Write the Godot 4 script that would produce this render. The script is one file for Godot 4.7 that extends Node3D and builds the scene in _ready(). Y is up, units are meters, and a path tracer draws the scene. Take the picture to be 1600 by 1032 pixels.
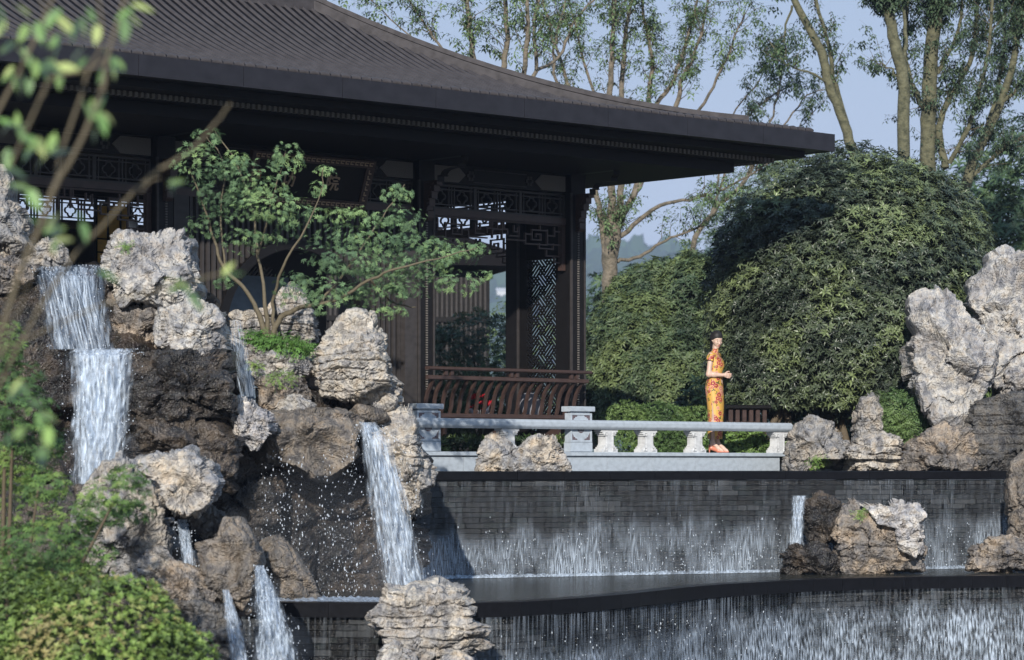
extends Node3D

# The lens: a camera at eye height 0, looking level along -z with the lens shifted up.
const F := 4400.0
const CX := 800.0
const CY := 728.0
var M := {}
var rng := RandomNumberGenerator.new()


func P(px: float, py: float, d: float) -> Vector3:
	return Vector3((px - CX) * d / F, (CY - py) * d / F, -d)


func G(px: float, d: float, y: float) -> Vector3:
	return Vector3((px - CX) * d / F, y, -d)


func rnd(a: float, b: float) -> float:
	return rng.randf_range(a, b)


func noise(seed_: int, freq: float, oct := 3, kind := FastNoiseLite.TYPE_SIMPLEX_SMOOTH) -> FastNoiseLite:
	var n := FastNoiseLite.new()
	n.seed = seed_
	n.noise_type = kind
	n.frequency = freq
	n.fractal_octaves = oct
	n.fractal_type = FastNoiseLite.FRACTAL_FBM if oct > 1 else FastNoiseLite.FRACTAL_NONE
	return n


# ---------------------------------------------------------------- nodes
func tag(o: Node, label: String, category := "", group := "", kind := "") -> Node:
	if label:
		o.set_meta("label", label)
	if category:
		o.set_meta("category", category)
	if group:
		o.set_meta("group", group)
	if kind:
		o.set_meta("kind", kind)
	return o


func thing(called: String, label: String, category: String, at := Vector3.ZERO, group := "") -> Node3D:
	var o := Node3D.new()
	o.name = called
	o.position = at
	add_child(o, true)
	tag(o, label, category, group)
	return o


func part(parent: Node, called: String, mesh: Mesh, m: Material, at := Transform3D()) -> MeshInstance3D:
	var o := MeshInstance3D.new()
	o.name = called
	o.mesh = mesh
	o.transform = at
	o.material_override = m
	parent.add_child(o, true)
	return o


func struct(called: String, mesh: Mesh, m: Material, label := "") -> MeshInstance3D:
	var o := part(self, called, mesh, m)
	tag(o, label, "", "", "structure")
	return o


func scatter(parent: Node, called: String, mesh: Mesh, m: Material, where: Array[Transform3D], tints: PackedColorArray) -> MultiMeshInstance3D:
	var mm := MultiMesh.new()
	mm.transform_format = MultiMesh.TRANSFORM_3D
	mm.use_colors = true
	mm.mesh = mesh
	mm.instance_count = where.size()
	for i in where.size():
		mm.set_instance_transform(i, where[i])
		mm.set_instance_color(i, tints[i])
	var o := MultiMeshInstance3D.new()
	o.name = called
	o.multimesh = mm
	o.material_override = m
	parent.add_child(o, true)
	o.set_meta("kind", "stuff")
	return o


# ---------------------------------------------------------------- geometry
class Geo:
	var v := PackedVector3Array()
	var n := PackedVector3Array()
	var uv := PackedVector2Array()
	var c := PackedColorArray()
	var i := PackedInt32Array()
	var tint := Color.WHITE

	func vert(p: Vector3, nn: Vector3, t := Vector2.ZERO) -> int:
		v.append(p)
		n.append(nn)
		uv.append(t)
		c.append(tint)
		return v.size() - 1

	func tri_i(a: int, b: int, d: int) -> void:  # anticlockwise in, clockwise out
		i.append(a)
		i.append(d)
		i.append(b)

	func tri(a: Vector3, b: Vector3, d: Vector3) -> void:
		var nn := (b - a).cross(d - a).normalized()
		tri_i(vert(a, nn), vert(b, nn), vert(d, nn))

	func quad(a: Vector3, b: Vector3, d: Vector3, e: Vector3, t := Rect2(0, 0, 1, 1)) -> void:
		var nn := (d - a).cross(e - b).normalized()
		var k := vert(a, nn, Vector2(t.position.x, t.end.y))
		vert(b, nn, Vector2(t.end.x, t.end.y))
		vert(d, nn, Vector2(t.end.x, t.position.y))
		vert(e, nn, t.position)
		tri_i(k, k + 1, k + 2)
		tri_i(k, k + 2, k + 3)

	func box(lo: Vector3, hi: Vector3, x := Transform3D()) -> Geo:
		var p := []
		for k in 8:
			p.append(x * Vector3(hi.x if k & 1 else lo.x, hi.y if k & 2 else lo.y, hi.z if k & 4 else lo.z))
		quad(p[4], p[5], p[7], p[6])
		quad(p[1], p[0], p[2], p[3])
		quad(p[5], p[1], p[3], p[7])
		quad(p[0], p[4], p[6], p[2])
		quad(p[6], p[7], p[3], p[2])
		quad(p[0], p[1], p[5], p[4])
		return self

	func bar(a: Vector3, b: Vector3, w: float, h: float, up := Vector3.UP) -> Geo:
		var z := (b - a)
		var l := z.length()
		z /= l
		var x := up.cross(z)
		if x.length() < 0.01:
			x = Vector3.RIGHT.cross(z)
		x = x.normalized()
		var y := z.cross(x)
		return box(Vector3(-w / 2, -h / 2, 0), Vector3(w / 2, h / 2, l), Transform3D(Basis(x, y, z), a))

	func prism(poly: PackedVector2Array, x: Transform3D, depth: float) -> Geo:  # outline in local xy, pushed along +z
		var q := poly
		if Geometry2D.is_polygon_clockwise(q):
			q = q.duplicate()
			q.reverse()
		var t := Geometry2D.triangulate_polygon(q)
		for s in 2:
			var nn := (x.basis * Vector3(0, 0, 1 if s else -1)).normalized()
			var k0 := v.size()
			for p in q:
				vert(x * Vector3(p.x, p.y, depth if s else 0.0), nn, p)
			for k in range(0, t.size(), 3):
				var a := q[t[k]]
				var ccw := (q[t[k + 1]] - a).cross(q[t[k + 2]] - a) > 0
				if ccw == (s == 1):
					tri_i(k0 + t[k], k0 + t[k + 1], k0 + t[k + 2])
				else:
					tri_i(k0 + t[k], k0 + t[k + 2], k0 + t[k + 1])
		for k in q.size():
			var a := q[k]
			var b := q[(k + 1) % q.size()]
			quad(x * Vector3(a.x, a.y, 0), x * Vector3(b.x, b.y, 0), x * Vector3(b.x, b.y, depth), x * Vector3(a.x, a.y, depth))
		return self

	func tube(pts: PackedVector3Array, rad: PackedFloat32Array, sides := 7, cap := true) -> Geo:
		var k0 := v.size()
		var t0 := (pts[1] - pts[0]).normalized()
		var x := t0.cross(Vector3(0.31, 0.2, 0.93)).normalized()
		for k in pts.size():
			var t := (pts[mini(k + 1, pts.size() - 1)] - pts[maxi(k - 1, 0)]).normalized()
			x = (x - t * x.dot(t)).normalized()
			var y := t.cross(x)
			for s in sides + 1:
				var a := TAU * s / sides
				var d := x * cos(a) + y * sin(a)
				vert(pts[k] + d * rad[k], d, Vector2(float(s) / sides, k * 0.3))
		var w := sides + 1
		for k in pts.size() - 1:
			for s in sides:
				var a := k0 + k * w + s
				tri_i(a, a + 1, a + w + 1)
				tri_i(a, a + w + 1, a + w)
		if cap:
			for e in 2:
				var k: int = 0 if e == 0 else pts.size() - 1
				var nn := (pts[0] - pts[1] if e == 0 else pts[k] - pts[k - 1]).normalized()
				var m := vert(pts[k], nn)
				for s in sides:
					if e == 0:
						tri_i(m, k0 + s + 1, k0 + s)
					else:
						tri_i(m, k0 + k * w + s, k0 + k * w + s + 1)
		return self

	func sheet(rows: Array, closed := false) -> Geo:  # rows of equally many points, smooth normals; front to the right of (row direction x next row)
		var k0 := v.size()
		var w: int = rows[0].size()
		for r in rows.size():
			for s in w:
				var a: Vector3 = rows[r][mini(s + 1, w - 1)] - rows[r][maxi(s - 1, 0)]
				var b: Vector3 = rows[mini(r + 1, rows.size() - 1)][s] - rows[maxi(r - 1, 0)][s]
				vert(rows[r][s], a.cross(b).normalized(), Vector2(float(s) / (w - 1), float(r) / (rows.size() - 1)))
		for r in rows.size() - 1:
			for s in w - 1:
				var a := k0 + r * w + s
				tri_i(a, a + 1, a + w + 1)
				tri_i(a, a + w + 1, a + w)
		return self

	func flat(poly: PackedVector2Array, y: float) -> Geo:  # level sheet, outline in (x, z), facing up
		var t := Geometry2D.triangulate_polygon(poly)
		var k0 := v.size()
		for p in poly:
			vert(Vector3(p.x, y, p.y), Vector3.UP, p)
		for k in range(0, t.size(), 3):
			var a := poly[t[k]]
			if (poly[t[k + 1]] - a).cross(poly[t[k + 2]] - a) < 0:
				tri_i(k0 + t[k], k0 + t[k + 1], k0 + t[k + 2])
			else:
				tri_i(k0 + t[k], k0 + t[k + 2], k0 + t[k + 1])
		return self

	func mesh() -> ArrayMesh:
		var a := []
		a.resize(Mesh.ARRAY_MAX)
		a[Mesh.ARRAY_VERTEX] = v
		a[Mesh.ARRAY_NORMAL] = n
		a[Mesh.ARRAY_TEX_UV] = uv
		a[Mesh.ARRAY_COLOR] = c
		a[Mesh.ARRAY_INDEX] = i
		var m := ArrayMesh.new()
		m.add_surface_from_arrays(Mesh.PRIMITIVE_TRIANGLES, a)
		return m


func smooth_normals(v: PackedVector3Array, idx: PackedInt32Array) -> PackedVector3Array:
	var n := PackedVector3Array()
	n.resize(v.size())
	for k in range(0, idx.size(), 3):
		var a := idx[k]
		var b := idx[k + 1]
		var d := idx[k + 2]
		var f := (v[d] - v[a]).cross(v[b] - v[a])
		n[a] += f
		n[b] += f
		n[d] += f
	for k in n.size():
		n[k] = n[k].normalized()
	return n


func box_mesh(lo: Vector3, hi: Vector3) -> ArrayMesh:
	return Geo.new().box(lo, hi).mesh()


# chamfered bar lying along +x from 0 to l, centred in y and z
func bevel_bar(l: float, h: float, d: float, b: float) -> ArrayMesh:
	var g := Geo.new()
	var q := PackedVector2Array([Vector2(-d / 2 + b, -h / 2), Vector2(d / 2 - b, -h / 2), Vector2(d / 2, -h / 2 + b), Vector2(d / 2, h / 2 - b), Vector2(d / 2 - b, h / 2), Vector2(-d / 2 + b, h / 2), Vector2(-d / 2, h / 2 - b), Vector2(-d / 2, -h / 2 + b)])
	g.prism(q, Transform3D(Basis(Vector3(0, 0, -1), Vector3(0, 1, 0), Vector3(1, 0, 0)), Vector3.ZERO), l)
	return g.mesh()


# ---------------------------------------------------------------- materials
func lin(r: float, g: float, b: float) -> Color:
	return Color(r, g, b).linear_to_srgb()


func tex(seed_: int, freq: float, oct: int, kind := FastNoiseLite.TYPE_SIMPLEX_SMOOTH, ramp: Gradient = null, size := 512, ridged := false) -> NoiseTexture2D:
	var t := NoiseTexture2D.new()
	t.width = size
	t.height = size
	t.seamless = true
	t.noise = noise(seed_, freq, oct, kind)
	if ridged:
		t.noise.fractal_type = FastNoiseLite.FRACTAL_RIDGED
	if ramp:
		t.color_ramp = ramp
	return t


func ramp(stops: Array) -> Gradient:
	var g := Gradient.new()
	var o := PackedFloat32Array()
	var c := PackedColorArray()
	for s in stops:
		o.append(s[0])
		c.append(s[1])
	g.offsets = o
	g.colors = c
	return g


func mat(called: String, color: Color, rough: float, vc := false) -> StandardMaterial3D:
	var m := StandardMaterial3D.new()
	m.resource_name = called
	m.albedo_color = color
	m.roughness = rough
	m.vertex_color_use_as_albedo = vc
	M[called] = m
	return m


func tri(m: StandardMaterial3D, scale: float, world := true) -> StandardMaterial3D:
	m.uv1_triplanar = true
	m.uv1_world_triplanar = world
	m.uv1_scale = Vector3.ONE * scale
	return m


func relief(m: StandardMaterial3D, t: Texture2D, cm: float) -> StandardMaterial3D:
	m.heightmap_enabled = true
	m.heightmap_texture = t
	m.heightmap_scale = cm
	return m


func grey(a: float) -> Color:
	return Color(a, a, a)


func materials() -> void:
	var mottled := tex(3, 0.012, 5, FastNoiseLite.TYPE_SIMPLEX_SMOOTH, ramp([[0.0, grey(0.72)], [0.5, grey(0.9)], [1.0, grey(1.0)]]))
	var grain := tex(5, 0.09, 3, FastNoiseLite.TYPE_SIMPLEX, ramp([[0.0, grey(0.8)], [1.0, grey(1.0)]]))
	var crags := tex(11, 0.02, 6, FastNoiseLite.TYPE_SIMPLEX, null, 1024, true)
	var pits := tex(17, 0.03, 4, FastNoiseLite.TYPE_CELLULAR, null, 1024)
	var fine := tex(23, 0.06, 4)
	# dark lacquered timber and metal of the hall
	var m := tri(mat("metal", lin(0.03, 0.029, 0.036), 0.42), 0.7)
	m.metallic_specular = 0.4
	m.albedo_texture = mottled
	m.metallic = 0.25
	m = tri(mat("soffit", lin(0.011, 0.0105, 0.012), 0.6), 0.9)  # darker than the metal: shade under the eaves put into the colour
	m.metallic_specular = 0.3
	m = tri(mat("tile", lin(0.012, 0.0113, 0.013), 0.65), 0.8)  # near black: shade of the troughs between ribs put into the colour
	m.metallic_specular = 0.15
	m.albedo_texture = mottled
	m = tri(mat("tile_lit", lin(0.075, 0.069, 0.073), 0.55), 0.8)  # same roof tile, paler: the highlight along the ribs put into the colour
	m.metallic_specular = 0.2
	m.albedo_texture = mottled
	m = tri(mat("timber", lin(0.0105, 0.0095, 0.01), 0.5), 1.3)
	m.metallic_specular = 0.35
	m.albedo_texture = mottled
	m = tri(mat("timber_grey", lin(0.058, 0.052, 0.051), 0.5), 1.3)
	m.metallic_specular = 0.4
	m.albedo_texture = mottled
	m = tri(mat("timber_brown", lin(0.072, 0.043, 0.036), 0.5), 1.3)
	m.albedo_texture = mottled
	m = tri(mat("carved", lin(0.17, 0.155, 0.14), 0.6), 3.0)
	relief(m, pits, 1.2)
	mat("gold", lin(0.42, 0.3, 0.2), 0.45)
	mat("seal_red", lin(0.3, 0.03, 0.02), 0.6)
	m = tri(mat("ochre", lin(0.92, 0.56, 0.12), 0.6), 1.5)
	m.albedo_texture = mottled
	m = tri(mat("blue_tone", lin(0.2, 0.26, 0.32), 0.5), 1.0)
	m.albedo_texture = mottled
	# stone
	m = tri(mat("granite", lin(0.43, 0.485, 0.545), 0.6), 0.8)
	m.albedo_texture = tex(31, 0.012, 7, FastNoiseLite.TYPE_SIMPLEX, ramp([[0.0, grey(0.86)], [0.4, grey(0.94)], [0.55, grey(0.98)], [1.0, grey(1.0)]]), 1024)
	m = tri(mat("marble", lin(0.72, 0.73, 0.74), 0.55), 1.6)
	m.albedo_texture = mottled
	mat("inlay", lin(0.12, 0.09, 0.1), 0.6)
	m = tri(mat("black_stone", lin(0.009, 0.0095, 0.012), 0.3), 1.5)
	m.metallic_specular = 0.22
	m.albedo_texture = mottled
	m = tri(mat("slate", Color.WHITE, 0.22, true), 3.0)
	m.albedo_texture = grain
	relief(m, crags, 0.6)
	m = tri(mat("slate_backing", lin(0.02, 0.021, 0.025), 0.4), 3.0)
	for k in [["rock", 0.9, 0.85], ["rock_wet", 0.34, 0.3], ["rock_damp", 0.55, 0.5]]:
		m = tri(mat(k[0], Color.WHITE, k[1], true), 0.6)
		m.albedo_texture = tex(41, 0.011, 6, FastNoiseLite.TYPE_SIMPLEX_SMOOTH, ramp([[0.0, Color(0.55, 0.56, 0.6)], [0.34, Color(0.74, 0.75, 0.78)], [0.44, Color(0.97, 0.97, 0.97)], [0.62, Color(1, 0.98, 0.95)], [0.75, Color(0.95, 0.905, 0.85)], [1.0, Color(0.8, 0.74, 0.67)]]), 1024)
		relief(m, crags, 3.5)
	m = tri(mat("soil", lin(0.075, 0.06, 0.04), 0.95), 0.6)
	m.albedo_texture = mottled
	relief(m, fine, 3.0)
	m = tri(mat("paving", lin(0.33, 0.34, 0.35), 0.75), 1.1)
	m.albedo_texture = mottled
	m = tri(mat("plaster", lin(0.55, 0.56, 0.56), 0.8), 0.5)
	# plants
	for k in [["leaf", 0.55, 0.35], ["leaf_soft", 0.7, 0.5], ["leaf_gloss", 0.42, 0.25]]:
		m = mat(k[0], Color.WHITE, k[1], true)
		m.backlight_enabled = true
		m.backlight = grey(k[2])
	m = tri(mat("bark", lin(0.22, 0.2, 0.178), 0.9), 0.6)
	m.albedo_texture = tex(51, 0.02, 5, FastNoiseLite.TYPE_SIMPLEX_SMOOTH, ramp([[0.0, Color(0.45, 0.47, 0.42)], [0.5, Color(0.85, 0.82, 0.76)], [1.0, Color(1, 0.97, 0.9)]]))
	relief(m, fine, 2.0)
	m = tri(mat("bark_mossy", lin(0.16, 0.168, 0.118), 0.9), 0.6)
	m.albedo_texture = M.bark.albedo_texture
	relief(m, fine, 2.0)
	m = tri(mat("twig", lin(0.13, 0.1, 0.065), 0.85), 4.0)
	m.albedo_texture = mottled
	m = tri(mat("twig_green", lin(0.15, 0.125, 0.08), 0.8), 4.0)
	m.albedo_texture = mottled
	mat("forest", Color.WHITE, 0.95, true)
	# water: clear still sheets, and falling sheets broken by air
	m = tri(mat("pond", lin(0.035, 0.036, 0.03), 0.14), 1.4)
	m.metallic_specular = 0.16
	relief(m, tex(61, 0.05, 4), 9.0)
	# name, least cover, where the water starts to show, where it is full, most cover, noise seed, pattern across and down
	for k in [["veil", 0.06, 0.2, 0.9, 0.68, 62, 24.0, 0.1, 6], ["veil_strong", 0.04, 0.24, 0.9, 0.75, 65, 18.0, 0.2, 6], ["trickle", 0.0, 0.48, 0.95, 0.3, 66, 40.0, 0.07, 5], ["ribbon", 0.0, 0.42, 0.9, 0.42, 67, 17.0, 0.05, 4], ["fall", 0.0, 0.36, 0.9, 0.7, 63, 1.3, 0.07, 4], ["foam", 0.26, 0.14, 0.9, 0.82, 64, 0.8, 0.5, 6]]:
		m = mat(k[0], lin(0.68, 0.79, 0.93), 0.3, true)
		m.transparency = BaseMaterial3D.TRANSPARENCY_ALPHA
		m.albedo_texture = tex(k[5], 0.022, k[8], FastNoiseLite.TYPE_SIMPLEX, ramp([[0.0, Color(1, 1, 1, k[1])], [k[2], Color(1, 1, 1, k[1])], [(k[2] + k[3]) / 2, Color(1, 1, 1, lerpf(k[1], k[4], 0.4))], [k[3], Color(1, 1, 1, k[4])], [1.0, Color(1, 1, 1, k[4])]]), 1024)
		m.uv1_scale = Vector3(k[6], k[7], 1)
	m = mat("clear_sheet", Color(0.5, 0.58, 0.68, 0.3), 0.3, true)
	m.transparency = BaseMaterial3D.TRANSPARENCY_ALPHA
	m = mat("drop", lin(0.6, 0.66, 0.74), 0.15)
	mat("foam_solid", lin(0.78, 0.82, 0.86), 0.5)
	# figure
	mat("skin", lin(0.58, 0.41, 0.33), 0.5)
	M.skin.subsurf_scatter_enabled = true
	M.skin.subsurf_scatter_strength = 0.15
	mat("hair", lin(0.012, 0.01, 0.01), 0.6)
	mat("shoe", lin(0.55, 0.2, 0.13), 0.35)
	mat("lips", lin(0.4, 0.08, 0.07), 0.4)
	mat("eye", lin(0.02, 0.015, 0.012), 0.3)
	mat("red_petal", lin(0.5, 0.02, 0.03), 0.6)
	mat("white_glass", lin(0.7, 0.72, 0.75), 0.25)
	mat("cushion", lin(0.2, 0.2, 0.22), 0.9)


func surroundings() -> void:
	var cam := Camera3D.new()
	cam.name = "camera"
	cam.projection = Camera3D.PROJECTION_FRUSTUM
	add_child(cam)
	var lens := CameraAttributesPhysical.new()
	lens.frustum_focal_length = 300.0
	lens.exposure_aperture = 7.5
	lens.frustum_focus_distance = 37.0
	lens.frustum_near = 1.0
	lens.frustum_far = 4000.0
	cam.attributes = lens
	cam.near = 1.0
	cam.far = 4000.0
	cam.size = 1032.0 / F
	cam.frustum_offset = Vector2(0, (CY - 516.0) / F)
	cam.keep_aspect = Camera3D.KEEP_HEIGHT
	cam.current = true
	var sky := ProceduralSkyMaterial.new()
	sky.sky_top_color = lin(0.24, 0.38, 0.6)
	sky.sky_horizon_color = lin(0.7, 0.77, 0.88)
	sky.sky_curve = 0.12
	sky.ground_bottom_color = lin(0.1, 0.11, 0.1)
	sky.ground_horizon_color = lin(0.45, 0.5, 0.58)
	sky.sun_angle_max = 2.0
	sky.energy_multiplier = 1.0
	var e := Environment.new()
	e.background_mode = Environment.BG_SKY
	e.sky = Sky.new()
	e.sky.sky_material = sky
	e.tonemap_mode = Environment.TONE_MAPPER_LINEAR
	e.tonemap_exposure = 1.12
	e.sdfgi_enabled = true
	e.ssao_enabled = true
	e.ssil_enabled = true
	e.fog_enabled = true
	e.fog_light_color = Color(0.8, 0.87, 1.0)
	e.fog_density = 0.0003
	e.volumetric_fog_enabled = true
	e.volumetric_fog_density = 0.0
	var w := WorldEnvironment.new()
	w.name = "surroundings"
	w.environment = e
	add_child(w)
	var sun := DirectionalLight3D.new()
	sun.name = "sun"
	sun.light_energy = 1.6
	sun.light_color = Color(1.0, 0.975, 0.935)
	sun.light_angular_distance = 0.5
	sun.shadow_enabled = true
	add_child(sun)
	var a := deg_to_rad(6.5)
	var el := deg_to_rad(21.0)
	var to := Vector3(-sin(a) * cos(el), sin(el), cos(a) * cos(el))
	sun.look_at_from_position(to * 50.0, Vector3.ZERO, Vector3.UP)


# ---------------------------------------------------------------- the hall, in its own axes: x along its front, z out of its front
const HALL_TURN := 0.72169
const XL := -16.103
const XR := 2.583
const ZF := 2.583
const ZB := -7.783
const COLUMN_AT := [0.0, -2.745, -6.915, -9.66, -13.8]


func hall_frame() -> Transform3D:
	return Transform3D(Basis(Vector3.UP, HALL_TURN), Vector3(0.826, 0, -39.18))


func roof_y(s: float) -> float:
	return 4.60 + 0.03 * s + 0.063 * s * s


func quatrefoil(r: float, w: float, depth: float) -> ArrayMesh:
	var g := Geo.new()
	var o := PackedVector2Array()
	var i := PackedVector2Array()
	var d := r * 0.5
	var q := r - d
	for k in 32:
		var a := TAU * k / 32.0
		var al := fposmod(a + PI / 4, PI / 2) - PI / 4
		var e := d * cos(al) + sqrt(maxf(q * q - d * d * sin(al) * sin(al), 0.0002))
		o.append(Vector2(cos(a), sin(a)) * e)
		i.append(Vector2(cos(a), sin(a)) * (e - w))
	for k in 32:
		var l := (k + 1) % 32
		var f := Vector3(0, 0, depth)
		var p := [o[k], o[l], i[l], i[k]].map(func(t): return Vector3(t.x, t.y, 0))
		g.quad(p[0] + f, p[1] + f, p[2] + f, p[3] + f)
		g.quad(p[1], p[0], p[3], p[2])
		g.quad(p[0], p[1], p[1] + f, p[0] + f)
		g.quad(p[2], p[3], p[3] + f, p[2] + f)
	return g.mesh()


# one pane of the frieze, w wide and h high, its lower left corner at the origin
func frieze_mesh(w: float, h: float) -> ArrayMesh:
	var g := Geo.new()
	var t := 0.016
	var z := 0.03
	var f := 0.024
	g.box(Vector3(0, 0, -0.006), Vector3(f, h, 0.045))
	g.box(Vector3(w - f, 0, -0.006), Vector3(w, h, 0.045))
	g.box(Vector3(f, 0, -0.006), Vector3(w - f, f, 0.045))
	g.box(Vector3(f, h - f, -0.006), Vector3(w - f, h, 0.045))
	for y in [0.055, h - 0.055 - t]:
		g.box(Vector3(f, y, 0), Vector3(w - f, y + t, z))
	for x in [0.06, w / 2 - 0.055, w / 2 - 0.005, w / 2 + 0.045, w - 0.075]:
		g.box(Vector3(x, f, 0.001), Vector3(x + t, h - f, z + 0.002))
	return g.mesh()


func frieze(root: Node3D, x: Transform3D, length: float, count: int, m: Material) -> void:
	var w := length / count
	var h := 0.33
	var pane := frieze_mesh(w, h)
	var four := quatrefoil(0.098, 0.016, 0.03)
	for k in count:
		var p := part(root, "frieze_panel", pane, m, x * Transform3D(Basis(), Vector3(w * k, 0, 0)))
		for s in [0.06 + (w / 2 - 0.115) / 2 + 0.008, w - 0.06 - (w / 2 - 0.115) / 2 - 0.012]:
			part(p, "quatrefoil", four, m, Transform3D(Basis(), Vector3(s, h / 2, 0.002)))


# the hanging cloud fret below a beam; the origin is its upper left corner
func fret_mesh(width: float, full: bool) -> ArrayMesh:
	var s := [[540, 440, 855, 465], [497, 440, 497, 540], [497, 485, 530, 487], [530, 487, 530, 515], [570, 465, 570, 500], [570, 500, 590, 500], [590, 500, 590, 480], [600, 470, 600, 525], [545, 525, 600, 525], [530, 548, 640, 555], [640, 510, 640, 573], [640, 573, 775, 580], [775, 490, 775, 580], [680, 488, 775, 492], [680, 488, 680, 548], [680, 548, 735, 550], [735, 515, 735, 550], [705, 514, 735, 516], [705, 514, 705, 530], [640, 513, 680, 515], [730, 466, 730, 490], [775, 523, 820, 527], [820, 475, 820, 527], [820, 497, 855, 499], [812, 577, 812, 610], [725, 602, 812, 608], [725, 575, 725, 602], [775, 577, 855, 582], [770, 605, 770, 648], [770, 648, 855, 655], [820, 652, 820, 692], [820, 690, 855, 694]]
	var g := Geo.new()
	var t := 0.019
	var up := []
	for q in s:
		var p := []
		for e in 2:
			p.append(Vector2((q[e * 2] - 855) / 333.0, -(q[e * 2 + 1] + 0.065 * (855 - q[e * 2]) - 462) / 445.0))
		if absf(p[0].x - p[1].x) < absf(p[0].y - p[1].y):
			p[1].x = p[0].x
		else:
			p[1].y = p[0].y
		up.append(p)
	var z := 0.0
	for side in [0, 1]:
		for p in up:
			var a: Vector2 = p[0]
			var b: Vector2 = p[1]
			if side:
				a.x = -a.x
				b.x = -b.x
			else:
				a.x += width
				b.x += width
			var lo := Vector2(minf(a.x, b.x), minf(a.y, b.y))
			var hi := Vector2(maxf(a.x, b.x), maxf(a.y, b.y))
			var k := 0.0012 if lo.x == hi.x else 0.0
			g.box(Vector3(lo.x - t / 2, lo.y - t / 2, -k), Vector3(hi.x + t / 2, hi.y + t / 2, 0.03 + k))
	g.box(Vector3(0, -0.008, -0.003), Vector3(width, 0.012, 0.034))
	if full:
		g.box(Vector3(1.06, -0.12, 0), Vector3(width - 1.06, -0.1, 0.03))
		for k in 3:
			var x := width / 2 + (k - 1) * 0.12
			g.box(Vector3(x - 0.01, -0.1, -0.001), Vector3(x + 0.01, 0, 0.031))
	return g.mesh()


# slanting key lattice of short bundles, w wide and h high from the origin
func slant_lattice(w: float, h: float) -> ArrayMesh:
	var g := Geo.new()
	var cell := 0.2
	var t := 0.017
	var n := int((w + h) / cell) + 2
	var r := Rect2(0, 0, w, h)
	for i in range(-n, n):
		for j in range(-n, n):
			var across := posmod(i + j, 2) == 0
			for k in 4:
				var o := (k + 0.5) * cell / 4
				var ext := cell * (0.30 if k == 0 or k == 3 else 0.06)
				var a := Vector2(i * cell - ext, j * cell + o) if across else Vector2(i * cell + o, j * cell - ext)
				var b := Vector2((i + 1) * cell + ext, j * cell + o) if across else Vector2(i * cell + o, (j + 1) * cell + ext)
				var p := [a, b].map(func(q): return Vector2((q.x - q.y) * 0.7071 + w / 2, (q.x + q.y) * 0.7071))
				var lo := 0.0
				var hi := 1.0
				var dd: Vector2 = p[1] - p[0]
				for ax in 2:
					var l0: float = (0.0 - p[0][ax]) / dd[ax]
					var l1: float = ((w if ax == 0 else h) - p[0][ax]) / dd[ax]
					lo = maxf(lo, minf(l0, l1))
					hi = minf(hi, maxf(l0, l1))
				if hi - lo < 0.05:
					continue
				var q0: Vector2 = p[0] + dd * lo
				var q1: Vector2 = p[0] + dd * hi
				g.bar(Vector3(q0.x, q0.y, 0.0015 if across else 0.0), Vector3(q1.x, q1.y, 0.0015 if across else 0.0), t, 0.024, Vector3(0, 0, 1))
	return g.mesh()


func row_of_blocks(n: int, step: float, size: Vector3, along: Vector3) -> ArrayMesh:
	var g := Geo.new()
	for k in n:
		var o: Vector3 = along * step * k
		g.box(o, o + size)
	return g.mesh()


func corbel_mesh(reach: float, top: float, deep: float) -> ArrayMesh:  # outline in (reach, height), 0.12 thick, pushed along -x after turning
	var q := PackedVector2Array([Vector2(0, top), Vector2(reach, top), Vector2(reach, top - 0.06), Vector2(reach - 0.05, top - 0.1), Vector2(reach - 0.05, top - 0.15), Vector2(reach * 0.72, top - 0.14)])
	for k in 5:
		var a := PI / 2 * k / 4.0
		q.append(Vector2(reach * 0.62 - sin(a) * reach * 0.16, top - 0.15 - (1 - cos(a)) * deep * 0.3))
	q.append_array(PackedVector2Array([Vector2(reach * 0.5, top - deep * 0.75), Vector2(reach * 0.38, top - deep * 0.75), Vector2(reach * 0.38, top - deep), Vector2(0, top - deep)]))
	return Geo.new().prism(q, Transform3D(Basis(Vector3(0, 0, 1), Vector3.UP, Vector3(-1, 0, 0)), Vector3(0.06, 0, 0)), 0.12).mesh()


func carved_bracket_mesh() -> ArrayMesh:
	var g := Geo.new()
	var q := PackedVector2Array([Vector2(0, 3.78), Vector2(0.27, 3.78), Vector2(0.27, 3.72), Vector2(0.22, 3.72), Vector2(0.22, 3.64), Vector2(0.17, 3.64), Vector2(0.17, 3.55), Vector2(0.12, 3.55), Vector2(0.12, 3.45), Vector2(0.075, 3.45), Vector2(0.075, 3.4), Vector2(0.09, 3.38), Vector2(0.09, 3.3), Vector2(0.06, 3.26), Vector2(0, 3.26)])
	g.prism(q, Transform3D(Basis(Vector3(0, 0, 1), Vector3.UP, Vector3(-1, 0, 0)), Vector3(0.05, 0, 0)), 0.1)
	for k in 9:  # raised scrolls on the side that shows
		var y := 3.33 + k * 0.05
		var z := 0.03 + 0.018 * k * rnd(0.5, 1.0)
		g.box(Vector3(-0.062, y, z), Vector3(-0.05, y + 0.026, z + 0.035))
	return g.mesh()


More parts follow.
